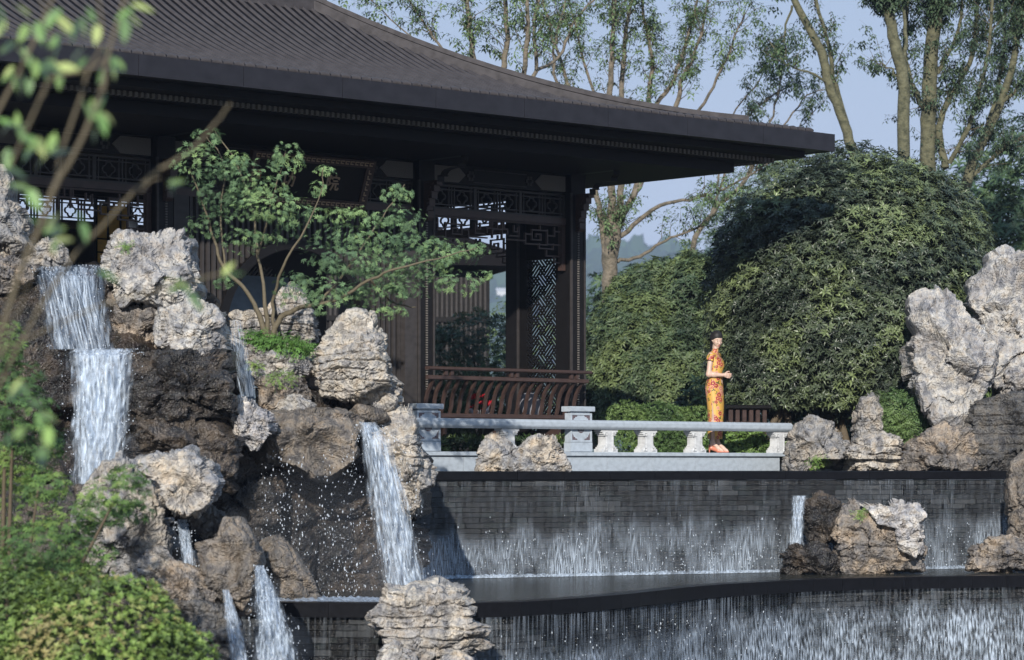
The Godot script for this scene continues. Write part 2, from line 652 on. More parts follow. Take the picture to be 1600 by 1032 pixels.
func column(root: Node3D, x: float, z: float, front: bool) -> void:
	var c := part(root, "column", box_mesh(Vector3(0.012, 0.12, -0.28), Vector3(0.28, 4.06, -0.012)), M.timber, Transform3D(Basis(), Vector3(x, 0, z)))
	var arris := Geo.new()  # corner strips, their paler grey puts the arris highlight into the colour
	for s in [[0.0, -0.03], [0.25, -0.03]]:
		arris.box(Vector3(s[0], 0.12, -0.03), Vector3(s[0] + 0.028, 3.8, 0.0))
	part(c, "corner_highlight", arris.mesh(), M.timber_grey)
	if front:
		var s := part(c, "carved_strip", row_of_blocks(100, 0.0325, Vector3(0.03, 0.018, 0.012), Vector3.UP), M.carved, Transform3D(Basis(), Vector3(0.125, 0.2, -0.012)))
		s.set_meta("kind", "stuff")
		part(c, "corbel", corbel_mesh(0.78, 4.062, 0.3), M.timber, Transform3D(Basis(), Vector3(0.14, 0, -0.012)))
		part(c, "carved_bracket", carved_bracket_mesh(), M.timber_brown, Transform3D(Basis(), Vector3(0.14, 0, -0.012)))
	part(c, "column_base", bevel_bar(0.36, 0.16, 0.36, 0.04), M.granite, Transform3D(Basis(), Vector3(-0.04, 0.16, -0.14)))


func beam(root: Node3D, x: Transform3D, l: float) -> void:
	var b := part(root, "beam", box_mesh(Vector3(0, 3.80, -0.14), Vector3(l, 4.057, 0)), M.timber, x)
	var g := Geo.new()
	g.box(Vector3(0.75, 3.83, 0), Vector3(l - 0.75, 3.842, 0.012))
	g.box(Vector3(0.75, 4.0, 0), Vector3(l - 0.75, 4.012, 0.012))
	part(b, "moulding", g.mesh(), M.timber_grey)
	for s in 2:
		var f := Transform3D(Basis(Vector3(1 if s == 0 else -1, 0, 0), Vector3.UP, Vector3(0, 0, 1)), Vector3(0.04 if s == 0 else l - 0.04, 3.815, 0.002))
		var q := PackedVector2Array([Vector2(0, 0), Vector2(0.44, 0), Vector2(0.56, 0.105), Vector2(0.44, 0.21), Vector2(0, 0.21)])
		if s == 1:
			q = PackedVector2Array(Array(q).map(func(p): return Vector2(-p.x, p.y)))
			f.basis = Basis()
		var e := part(b, "carved_end", Geo.new().prism(q, f, 0.02).mesh(), M.carved)
		var fl := Geo.new()
		for k in 6:
			var a := TAU * k / 6.0
			var cc := Vector3(0.66 if s == 0 else -0.66, 0.105, 0.0) + Vector3(cos(a), sin(a), 0) * 0.05
			var sp := SphereMesh.new()
			fl.box(f * (cc - Vector3(0.02, 0.02, 0.0)) if s else f * (cc - Vector3(0.02, 0.02, 0.0)), f * (cc + Vector3(0.02, 0.02, 0.014)))
		part(b, "carved_flower", fl.mesh(), M.timber_grey)


func hall() -> void:
	var root := thing("garden_hall", "dark timber hall with a sweeping grey tiled roof and deep eaves behind the balustrade", "pavilion")
	root.transform = hall_frame()
	var g := Geo.new()
	# floor
	part(root, "hall_floor", box_mesh(Vector3(-14.3, -0.3, -5.8), Vector3(0.75, 0.12, 0.5)), M.granite)
	# columns
	for x in COLUMN_AT:
		column(root, x, 0.0, true)
		column(root, x, -5.02, false)
	for z in [-1.12]:
		column(root, 0.0, z, false)
		column(root, -13.8, z, false)
	# bays of the front and the back: beam, frieze, rail, fret
	for k in 4:
		var x0: float = COLUMN_AT[k + 1] + 0.28
		var l: float = COLUMN_AT[k] - x0
		for z in [-0.1, -5.12]:
			beam(root, Transform3D(Basis(), Vector3(x0, 0, z)), l)
			frieze(root, Transform3D(Basis(), Vector3(x0, 3.45, z - 0.08)), l, 3 if k % 2 == 0 else 5, M.timber_grey)
			part(root, "frieze_rail", box_mesh(Vector3(x0, 3.36, z - 0.11), Vector3(x0 + l, 3.447, z - 0.01)), M.timber_brown)
			if k != 1:
				part(root, "cloud_fretwork", fret_mesh(l - 0.14, true), M.timber_brown, Transform3D(Basis(), Vector3(x0 + 0.07, 3.345, z - 0.08)))
				for s in [x0, x0 + l - 0.07]:
					part(root, "fret_stile", box_mesh(Vector3(s, 2.72, z - 0.1), Vector3(s + 0.068, 3.358, z - 0.02)), M.timber_brown)
	# right and left ends: first a narrow lattice door bay, then an open bay
	for side in [0.17, -13.67]:
		var turn := Basis(Vector3.UP, PI / 2)
		beam(root, Transform3D(turn, Vector3(side, 0, -0.28)), 0.84)
		beam(root, Transform3D(turn, Vector3(side, 0, -1.4)), 3.62)
		frieze(root, Transform3D(turn, Vector3(side, 3.45, -1.4)), 3.62, 4, M.timber_grey)
		part(root, "frieze_rail", box_mesh(Vector3(side - 0.03, 3.36, -5.02), Vector3(side + 0.06, 3.447, -1.4)), M.timber_brown)
		part(root, "cloud_fretwork", fret_mesh(3.62, false), M.timber_brown, Transform3D(turn, Vector3(side, 3.345, -1.4)))
		part(root, "door_head", box_mesh(Vector3(side - 0.03, 2.92, -1.12), Vector3(side + 0.05, 3.8, -0.28)), M.timber)
		part(root, "door_stile", box_mesh(Vector3(side - 0.02, 0.12, -0.49), Vector3(side + 0.045, 2.918, -0.285)), M.timber)
		part(root, "door_foot", box_mesh(Vector3(side - 0.02, 0.12, -1.118), Vector3(side + 0.045, 0.5, -0.492)), M.timber)
		var lat := part(root, "lattice_door", slant_lattice(0.62, 2.41), M.timber, Transform3D(turn, Vector3(side + 0.01, 0.502, -0.495)))
		lat.set_meta("kind", "stuff")
	# the middle bay: upright slats round a moon gate
	var cx := -4.69
	var cy := 1.66
	var x1 := -6.635
	var n := 44
	for k in n:
		var x := x1 + 0.05 + k * (3.87 / n)
		var h := 1.23 * 1.23 - (x - cx) * (x - cx)
		var sl := [[0.14, 3.36]]
		if h > 0:
			sl = [[cy + sqrt(h), 3.36]]
		for q in sl:
			part(root, "slat", box_mesh(Vector3(x - 0.02, q[0], -0.2), Vector3(x + 0.02, q[1], -0.12)), M.timber_grey)
	g = Geo.new()
	for k in 48:
		var a0 := -0.55 + (PI + 1.1) * k / 48.0
		var a1 := -0.55 + (PI + 1.1) * (k + 1) / 48.0
		var p := []
		for a in [a0, a1]:
			for r in [1.12, 1.24]:
				for z in [-0.24, -0.08]:
					p.append(Vector3(cx + cos(a) * r, cy + sin(a) * r, z))
		g.quad(p[1], p[3], p[7], p[5])
		g.quad(p[2], p[0], p[4], p[6])
		g.quad(p[0], p[1], p[5], p[4])
		g.quad(p[3], p[2], p[6], p[7])
	part(root, "moon_gate", g.mesh(), M.timber)
	for s in [[-6.63, -6.42], [-2.96, -2.75]]:
		part(root, "jamb", box_mesh(Vector3(s[0], 0.12, -0.115), Vector3(s[1], 3.358, -0.03)), M.timber_grey)
	# inside and behind: screens and the back wall
	part(root, "inner_screen", box_mesh(Vector3(-4.9, 0.12, -2.3), Vector3(-2.6, 3.3, -2.2)), M.timber)
	part(root, "inner_lattice", slant_lattice(0.62, 2.2), M.carved, Transform3D(Basis(), Vector3(-4.2, 0.5, -2.15))).set_meta("kind", "stuff")
	part(root, "blue_grey_panel", box_mesh(Vector3(-5.12, 0.12, -1.3), Vector3(-4.0, 2.5, -1.2)), M.blue_tone)
	for k in 4:
		var x0: float = COLUMN_AT[k + 1] + 0.28
		var l: float = COLUMN_AT[k] - x0
		if k == 0:
			continue
		part(root, "back_panel", box_mesh(Vector3(x0, 0.12, -5.36), Vector3(x0 + l, 3.475, -5.3)), M.blue_tone if k == 2 else M.timber)  # one bay in blue: sky light on the panel put into its colour
		var m := int(l / 0.12)
		for j in m:
			part(root, "back_slat", box_mesh(Vector3(x0 + j * 0.12 + 0.03, 0.2, -5.298), Vector3(x0 + j * 0.12 + 0.09, 2.9, -5.25)), M.timber_grey)
	# eaves: ceiling, boards, little blocks, fascia
	part(root, "ceiling", box_mesh(Vector3(XL + 0.985, 4.065, ZB + 0.985), Vector3(1.598, 4.21, 1.598)), M.soffit)
	part(root, "eave_board", box_mesh(Vector3(XL + 0.75, 4.212, ZB + 0.75), Vector3(1.83, 4.262, 1.83)), M.soffit)
	part(root, "eave_board", box_mesh(Vector3(XL + 0.295, 4.264, ZB + 0.295), Vector3(2.288, 4.352, 2.288)), M.soffit)
	part(root, "dentil_row", row_of_blocks(228, 0.0785, Vector3(0.042, 0.058, 0.06), Vector3.LEFT), M.carved, Transform3D(Basis(), Vector3(1.95, 4.2, 1.93))).set_meta("kind", "stuff")
	part(root, "dentil_row", row_of_blocks(122, 0.0785, Vector3(0.06, 0.058, 0.042), Vector3.FORWARD), M.carved, Transform3D(Basis(), Vector3(1.93, 4.2, 1.86))).set_meta("kind", "stuff")
	part(root, "eave_core", box_mesh(Vector3(XL + 0.07, 4.355, ZB + 0.07), Vector3(2.51, 4.52, 2.51)), M.metal)
	var w := (XR - XL) / 13.0
	for k in 13:
		part(root, "fascia_panel", box_mesh(Vector3(XL + k * w + 0.003, 4.346, 2.515), Vector3(XL + (k + 1) * w - 0.003, 4.585, 2.583)), M.metal)
	w = (ZF - ZB) / 7.0
	for k in 7:
		part(root, "fascia_panel", box_mesh(Vector3(2.513, 4.347, ZB + k * w + 0.003 - (0.07 if k == 6 else 0.0)), Vector3(2.58, 4.584, ZB + (k + 1) * w - 0.003 - (0.07 if k == 6 else 0.0))), M.metal)
		part(root, "fascia_panel", box_mesh(Vector3(XL + 0.002, 4.347, ZB + k * w + 0.003 - (0.07 if k == 6 else 0.0)), Vector3(XL + 0.068, 4.584, ZB + (k + 1) * w - 0.003 - (0.07 if k == 6 else 0.0))), M.metal)
	part(root, "fascia_panel", box_mesh(Vector3(XL + 0.07, 4.347, ZB), Vector3(2.51, 4.584, ZB + 0.066)), M.metal)
	part(root, "eave_tray", box_mesh(Vector3(XL + 0.075, 4.522, ZB + 0.075), Vector3(2.505, 4.574, 2.505)), M.tile)
	# roof: four slopes, then a row of tiles every 155 mm
	var half := (ZF - ZB) / 2
	for s in 4:
		g = Geo.new()
		var rows := []
		for k in 15:
			var d := 0.1 + (half - 0.1) * k / 14.0
			var y := roof_y(d) - 0.0
			var a := Vector3(XL + d, y, ZF - d)
			var b := Vector3(XR - d, y, ZF - d)
			if s == 1:
				a = Vector3(XR - d, y, ZF - d)
				b = Vector3(XR - d, y, ZB + d)
			elif s == 2:
				a = Vector3(XR - d, y, ZB + d)
				b = Vector3(XL + d, y, ZB + d)
			elif s == 3:
				a = Vector3(XL + d, y, ZB + d)
				b = Vector3(XL + d, y, ZF - d)
			rows.append(PackedVector3Array([a, b]))
		g.sheet(rows)
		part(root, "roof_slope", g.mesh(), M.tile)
	var tip := Geo.new()
	tip.tube(PackedVector3Array([Vector3(0, roof_y(0.1) + 0.0, ZF - 0.03), Vector3(0, roof_y(0.1) + 0.012, ZF - 0.1), Vector3(0, roof_y(0.25) + 0.015, ZF - 0.26)]), PackedFloat32Array([0.024, 0.042, 0.036]), 8)
	tip.box(Vector3(-0.012, roof_y(0.1) - 0.03, ZF - 0.06), Vector3(0.012, roof_y(0.1) + 0.0, ZF - 0.03))
	var tip_mesh := tip.mesh()
	var whole: ArrayMesh
	var count := int((XR - XL - 0.5) / 0.155)
	for k in count:
		var x := XR - 0.27 - k * 0.155
		var most := minf(half, minf(XR - 0.1 - x, x - XL - 0.1))
		var mesh: ArrayMesh = tile_row(most) if most < half else whole
		if most == half and whole == null:
			whole = tile_row(most)
			mesh = whole
		if most > 0.3:
			var t := part(root, "tile_row", mesh, M.tile_lit, Transform3D(Basis(), Vector3(x, 0, ZF)))
			part(t, "eave_tile", tip_mesh, M.tile_lit, Transform3D(Basis(), Vector3(0, 0, -ZF)))
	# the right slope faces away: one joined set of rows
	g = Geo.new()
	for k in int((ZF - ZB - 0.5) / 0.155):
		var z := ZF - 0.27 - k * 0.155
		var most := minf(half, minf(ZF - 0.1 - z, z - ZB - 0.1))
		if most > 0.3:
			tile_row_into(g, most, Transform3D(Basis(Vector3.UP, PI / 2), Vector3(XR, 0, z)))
	part(root, "end_tile_rows", g.mesh(), M.tile_lit).set_meta("kind", "stuff")
	# hips and ridge
	for s in 4:
		var sx := 1.0 if s < 2 else -1.0
		var sz := 1.0 if s % 2 == 0 else -1.0
		g = Geo.new()
		for layer in [[0.125, -0.05, 0.085], [0.09, 0.08, 0.105], [0.11, 0.102, 0.17]]:
			var prev := []
			for k in 15:
				var d := 0.84 + (half - 0.84) * k / 14.0
				var c := Vector3((XR - d) if sx > 0 else (XL + d), roof_y(d), (ZF - d) if sz > 0 else (ZB + d))
				var o: Vector3 = Vector3(sx, 0, -sz) * 0.7071 * layer[0]
				var p := [c + o + Vector3.UP * layer[1], c + o + Vector3.UP * layer[2], c - o + Vector3.UP * layer[2], c - o + Vector3.UP * layer[1]]
				if k == 0:
					g.quad(p[0], p[1], p[2], p[3])
					g.quad(p[3], p[2], p[1], p[0])
				else:
					for j in 4:
						var l := (j + 1) % 4
						if sx * sz > 0:
							g.quad(prev[l], prev[j], p[j], p[l])
						else:
							g.quad(prev[j], prev[l], p[l], p[j])
				prev = p
		part(root, "hip_ridge", g.mesh(), M.tile_lit)
	part(root, "main_ridge", box_mesh(Vector3(XL + half - 0.2, roof_y(half) - 0.1, -2.75), Vector3(XR - half + 0.2, roof_y(half) + 0.4, -2.45)), M.tile_lit)


func tile_row(most: float) -> ArrayMesh:
	var g := Geo.new()
	tile_row_into(g, most, Transform3D())
	return g.mesh()


func tile_row_into(g: Geo, most: float, x: Transform3D) -> void:
	var rows := []
	var half := (ZF - ZB) / 2
	for k in 15:
		var d := minf(0.1 + (half - 0.1) * k / 14.0, most)
		var r := PackedVector3Array()
		for s in 6:
			var a := PI * (1 - s / 5.0)
			r.append(x * Vector3(cos(a) * 0.03, roof_y(d) + sin(a) * 0.036, -d))
		rows.append(r)
		if d >= most:
			break
	g.sheet(rows)


func name_board() -> void:
	var f := hall_frame() * Transform3D(Basis(Vector3.RIGHT, 0.38), Vector3(-4.72, 3.34, 0.06))
	var root := thing("name_board", "carved dark name board with bronze characters leaning out under the eaves", "sign")
	root.transform = f
	part(root, "board", box_mesh(Vector3(-0.9, 0.08, -0.02), Vector3(0.9, 0.58, 0.02)), M.timber)
	var g := Geo.new()
	for q in [[-0.98, 0, 0.98, 0.1], [-0.98, 0.56, 0.98, 0.66], [-0.98, 0.102, -0.85, 0.558], [0.85, 0.102, 0.98, 0.558]]:
		g.box(Vector3(q[0], q[1], -0.03), Vector3(q[2], q[3], 0.045))
	part(root, "board_frame", g.mesh(), M.timber_brown)
	g = Geo.new()
	for k in 24:
		for y in [0.03, 0.59]:
			var x := -0.93 + k * 0.0785
			g.box(Vector3(x, y, 0.045), Vector3(x + 0.05, y + 0.012, 0.056))
			g.box(Vector3(x, y, 0.045), Vector3(x + 0.012, y + 0.045, 0.057))
			g.box(Vector3(x + 0.02, y + 0.034, 0.045), Vector3(x + 0.062, y + 0.046, 0.055))
	for k in 6:
		for x in [-0.94, 0.89]:
			var y := 0.12 + k * 0.073
			g.box(Vector3(x, y, 0.045), Vector3(x + 0.012, y + 0.05, 0.056))
			g.box(Vector3(x, y, 0.045), Vector3(x + 0.045, y + 0.012, 0.057))
	part(root, "key_border", g.mesh(), M.gold)
	var right := [[0.08, 0, 0.08, 1], [0.08, 0.95, 0.32, 0.95], [0.32, 0.95, 0.2, 0.62], [0.2, 0.62, 0.34, 0.42], [0.34, 0.42, 0.16, 0.32], [0.68, 1.02, 0.68, 0.88], [0.42, 0.85, 0.97, 0.85], [0.42, 0.85, 0.42, 0.72], [0.97, 0.85, 0.93, 0.72], [0.52, 0.62, 0.88, 0.62], [0.42, 0.45, 0.98, 0.45], [0.6, 0.45, 0.42, 0], [0.77, 0.45, 0.77, 0.06], [0.77, 0.06, 0.98, 0.06], [0.98, 0.06, 0.98, 0.2]]
	var left := [[0.02, 0.8, 0.4, 0.8], [0.2, 0.8, 0.2, 0.25], [0, 0.2, 0.44, 0.3], [0.48, 0.68, 0.95, 0.68], [0.95, 0.68, 0.88, 0.05], [0.88, 0.05, 0.76, 0.12], [0.68, 0.95, 0.62, 0.5], [0.62, 0.5, 0.42, 0]]
	for w in [[right, 0.26], [left, -0.44]]:
		g = Geo.new()
		var z := 0.03
		for s in w[0]:
			z += 0.0007
			g.bar(Vector3(w[1] + s[0] * 0.2, 0.23 + s[1] * 0.2, z), Vector3(w[1] + s[2] * 0.2, 0.23 + s[3] * 0.2, z), 0.017, 0.02, Vector3(0, 0, 1))
		part(root, "character", g.mesh(), M.gold)
	part(root, "red_seal", box_mesh(Vector3(-0.84, 0.3, 0.02), Vector3(-0.77, 0.42, 0.027)), M.seal_red)


func bench() -> void:
	var root := thing("backrest_bench", "brown timber bench railing with curved slats between the two right columns", "bench")
	root.transform = hall_frame()
	var curve := [[0.70, 0.12], [0.78, 0.15], [0.88, 0.165], [0.98, 0.20], [1.08, 0.27], [1.17, 0.325]]
	for k in 19:
		var x := -2.76 + k * 0.148
		var g := Geo.new()
		for j in 5:
			var a := Vector3(x, curve[j][0], curve[j][1])
			var b := Vector3(x, curve[j + 1][0], curve[j + 1][1])
			g.bar(a, b + (b - a) * 0.04, 0.035, 0.042, Vector3(0, 0, 1))
		part(root, "slat", g.mesh(), M.timber_brown)
	part(root, "top_rail", bevel_bar(2.92, 0.045, 0.1, 0.012), M.timber_brown, Transform3D(Basis(), Vector3(-2.9, 1.285, 0.36)))
	part(root, "upper_rail", bevel_bar(2.88, 0.055, 0.06, 0.008), M.timber_brown, Transform3D(Basis(), Vector3(-2.88, 1.165, 0.33)))
	for x in [-2.6, -2.5, -1.45, -1.35, -0.35, -0.25]:
		part(root, "rail_block", box_mesh(Vector3(x, 1.194, 0.33), Vector3(x + 0.05, 1.262, 0.37)), M.timber_brown)
	part(root, "bottom_rail", bevel_bar(2.86, 0.06, 0.08, 0.01), M.timber_brown, Transform3D(Basis(), Vector3(-2.84, 0.668, 0.12)))
	part(root, "seat", box_mesh(Vector3(-2.74, 0.585, -0.33), Vector3(0.0, 0.636, 0.16)), M.timber_brown)
	for x in [-2.45, -1.4, -0.4, -0.02]:
		var q := PackedVector2Array([Vector2(0.3, 0.58), Vector2(0.0, 0.58), Vector2(-0.06, 0.5), Vector2(-0.05, 0.42), Vector2(0.04, 0.34), Vector2(0.1, 0.25), Vector2(0.08, 0.18), Vector2(0.02, 0.125), Vector2(0.3, 0.125)])
		part(root, "curved_leg", Geo.new().prism(q, Transform3D(Basis(Vector3(0, 0, -1), Vector3.UP, Vector3(1, 0, 0)), Vector3(x, 0, 0.1)), 0.06).mesh(), M.timber_brown)
	# what stands on the seat
	var fl := thing("flower_bouquet", "bunch of red flowers lying on the seat behind the curved slats", "flowers")
	var c := hall_frame() * Vector3(-1.62, 0.64, -0.05)
	fl.position = c
	for k in 11:
		var o := Vector3(rnd(-0.16, 0.16), rnd(0.08, 0.32), rnd(-0.12, 0.12))
		var g := Geo.new()
		for j in 7:
			var a := TAU * j / 7.0
			var e := Vector3(cos(a), 0.45, sin(a)) * 0.055
			var s := Vector3(-sin(a), 0, cos(a)) * 0.03
			g.quad(Vector3.ZERO, e * 0.6 + s, e + Vector3.UP * 0.01, e * 0.6 - s)
		part(fl, "flower", g.mesh(), M.red_petal, Transform3D(Basis(Vector3(1, 0, 0).rotated(Vector3.UP, k), 0.6), o))
	var leafy := Geo.new()
	for k in 16:
		var a := TAU * k / 16.0
		leafy.quad(Vector3.ZERO, Vector3(cos(a) * 0.12, 0.06, sin(a) * 0.12), Vector3(cos(a) * 0.2, 0.02 + 0.1 * (k % 3), sin(a) * 0.2), Vector3(cos(a + 0.3) * 0.12, 0.05, sin(a + 0.3) * 0.12))
	leafy.tint = Color(0.3, 0.35, 0.3)
	part(fl, "wrapping", leafy.mesh(), M.white_glass)
	var cu := thing("seat_cushion", "dull grey cushion leaning on the bench near the right column", "cushion")
	cu.transform = hall_frame() * Transform3D(Basis(Vector3.RIGHT, -0.2), Vector3(-0.72, 0.64, -0.02))
	var s := SphereMesh.new()
	s.radius = 0.2
	s.height = 0.4
	part(cu, "cushion_cover", s, M.cushion, Transform3D(Basis().scaled(Vector3(1, 0.95, 0.4)), Vector3(0, 0.19, 0)))


func hall_furnishing() -> void:
	var f := hall_frame()
	for q in [[-5.6, -3.0, 0.5, "tall ochre screen panel inside the left bay of the hall", 3.45], [-4.82, -2.5, 0.24, "narrow ochre screen panel beside the slats of the middle bay", 3.0]]:
		var t := thing("ochre_screen", q[3], "screen")
		t.transform = f * Transform3D(Basis(), Vector3(q[0], 0.12, q[1]))
		var w: float = q[2]
		part(t, "screen_panel", box_mesh(Vector3(-w / 2, 0.3, -0.02), Vector3(w / 2, q[4] - 0.1, 0.02)), M.ochre)
		var g := Geo.new()
		for x in [-w / 2 - 0.03, -w * 0.2, w * 0.2, w / 2]:
			g.box(Vector3(x, 0.0, -0.025), Vector3(x + 0.025, q[4], 0.035))
		for y in [0.3, 1.3, 2.72, 2.9]:
			g.box(Vector3(-w / 2, y, -0.024), Vector3(w / 2, y + 0.02, 0.034))
		part(t, "screen_frame", g.mesh(), M.timber)
	var l := thing("white_lantern", "small white glass lantern hanging in the left bay beside the column", "lantern")
	l.position = P(206, 352, 35.6)
	var s := SphereMesh.new()
	s.radius = 0.075
	s.height = 0.16
	part(l, "lantern_globe", s, M.white_glass)
	part(l, "hanger", box_mesh(Vector3(-0.008, 0.07, -0.008), Vector3(0.008, 1.2, 0.008)), M.timber)
	part(l, "lantern_dish", Geo.new().tube(PackedVector3Array([Vector3(0, -0.11, 0), Vector3(0, -0.075, 0)]), PackedFloat32Array([0.1, 0.06]), 12).mesh(), M.white_glass)


# ---------------------------------------------------------------- ground, pools, walls
const POOL_LIP := [[-4.2, 28.9], [-2.27, 28.55], [-1.2, 28.4], [-0.37, 28.45], [0.2, 28.85], [0.95, 30.0], [1.5, 31.1], [1.89, 32.0], [2.45, 32.95], [2.98, 33.6], [3.61, 34.3], [4.79, 35.0], [6.51, 35.6], [9.0, 36.2]]


func wall_at(t: float) -> Vector3:
	return Vector3(0.892 * t, 0, -35.0 - 0.452 * t)


func wall_t(px: float) -> float:
	var q := (px - CX) / F
	return q * 35.0 / (0.892 - q * 0.452)


func rail_frame() -> Transform3D:
	return Transform3D(Basis(Vector3.UP, HALL_TURN), Vector3(2.855, 0, -39.5))


func rail_t(px: float) -> float:
	var q := (px - CX) / F
	return (q * 39.5 - 2.855) / (0.7507 - q * 0.6607)


func smooth_line(src: Array, steps: int) -> PackedVector3Array:
	var c := Curve3D.new()
	for k in src.size():
		var p := Vector3(src[k][0], 0, -src[k][1])
		var a := Vector3(src[maxi(k - 1, 0)][0], 0, -src[maxi(k - 1, 0)][1])
		var b := Vector3(src[mini(k + 1, src.size() - 1)][0], 0, -src[mini(k + 1, src.size() - 1)][1])
		c.add_point(p, (a - b) / 6.0, (b - a) / 6.0)
	var out := PackedVector3Array()
	for k in steps + 1:
		out.append(c.sample_baked(c.get_baked_length() * k / steps, true))
	return out


func ground() -> void:
	var f := rail_frame()
	var a := f * Vector3(-12, 0, -0.1)
	var b := f * Vector3(1.5, 0, -0.1)
	var q := PackedVector2Array()
	for p in [Vector3(-90, 0, -33), Vector3(a.x - 3, 0, a.z + 1), a, b, Vector3(4.3, 0, -38.4), Vector3(7.6, 0, -39.2), Vector3(12, 0, -40.6), Vector3(90, 0, -60), Vector3(1500, 0, -1600), Vector3(-1500, 0, -1600)]:
		q.append(Vector2(p.x, p.z))
	struct("garden_ground", Geo.new().flat(q, 0.09).mesh(), M.soil)
	# the paved deck behind the balustrade
	var pav := Geo.new()
	for k in 10:
		pav.box(Vector3(-6.4 + k * 0.8 + 0.003, 0.0, -1.0), Vector3(-5.6 + k * 0.8 - 0.003, 0.176, -0.21), f)
	struct("deck", pav.mesh(), M.paving)
	# low ground under everything in front
	q = PackedVector2Array([Vector2(-90, 3), Vector2(90, 3), Vector2(90, -62), Vector2(12, -41), Vector2(-8, -31), Vector2(-90, -33)])
	struct("low_ground", Geo.new().flat(q, -2.75).mesh(), M.soil)
	# hills
	var h := noise(71, 0.0042, 4)
	var rows := []
	for r in 26:
		var d := 1350.0 + 1650.0 * r / 25.0
		var row := PackedVector3Array()
		for k in 90:
			var x := -1350.0 + 2700.0 * k / 89.0
			var up := clampf((d - 1350.0) / 840.0, 0, 1)
			var y := (sin(up * PI / 2) * (114.0 + 82.0 * h.get_noise_2d(x * 0.4, d * 0.153) + 31.0 * sin(x * 0.0033 + 0.5)))
			row.append(Vector3(x, y - 2.0 if r else -6.0, -d))
		rows.append(row)
	struct("hills", Geo.new().sheet(rows).mesh(), mat("hill_soil", lin(0.04, 0.065, 0.03), 0.95))
	var where: Array[Transform3D] = []
	var tint := PackedColorArray()
	for k in 5200:
		var r := rnd(0, 23)
		var c := rnd(22, 66)
		var i := int(r)
		var j := int(c)
		var p: Vector3 = rows[i][j].lerp(rows[i + 1][j + 1], r - i)
		p.x += rnd(-9, 9)
		var s := rnd(6.0, 13.0)
		where.append(Transform3D(Basis(Vector3.UP, rnd(0, TAU)).scaled(Vector3(s, s * rnd(0.8, 1.4), s)), p + Vector3.UP * s * 0.4))
		var g := rnd(0.6, 1.3)
		tint.append(Color(0.04 * g, 0.075 * g, 0.032 * g))
	var wood := scatter(self, "distant_forest", puff(5), M.forest, where, tint)
	tag(wood, "hazy dark green woods covering the far hillside")


func puff(seed_: int) -> ArrayMesh:
	var s := SphereMesh.new()
	s.radial_segments = 14
	s.rings = 8
	var arr := s.get_mesh_arrays()
	var n := noise(seed_, 2.2, 2)
	var v: PackedVector3Array = arr[Mesh.ARRAY_VERTEX]
	for k in v.size():
		var p := v[k] * 2.0
		v[k] = p * (1.0 + 0.45 * n.get_noise_3d(p.x, p.y, p.z))
	arr[Mesh.ARRAY_VERTEX] = v
	arr[Mesh.ARRAY_NORMAL] = smooth_normals(v, arr[Mesh.ARRAY_INDEX])
	var m := ArrayMesh.new()
	m.add_surface_from_arrays(Mesh.PRIMITIVE_TRIANGLES, arr)
	return m


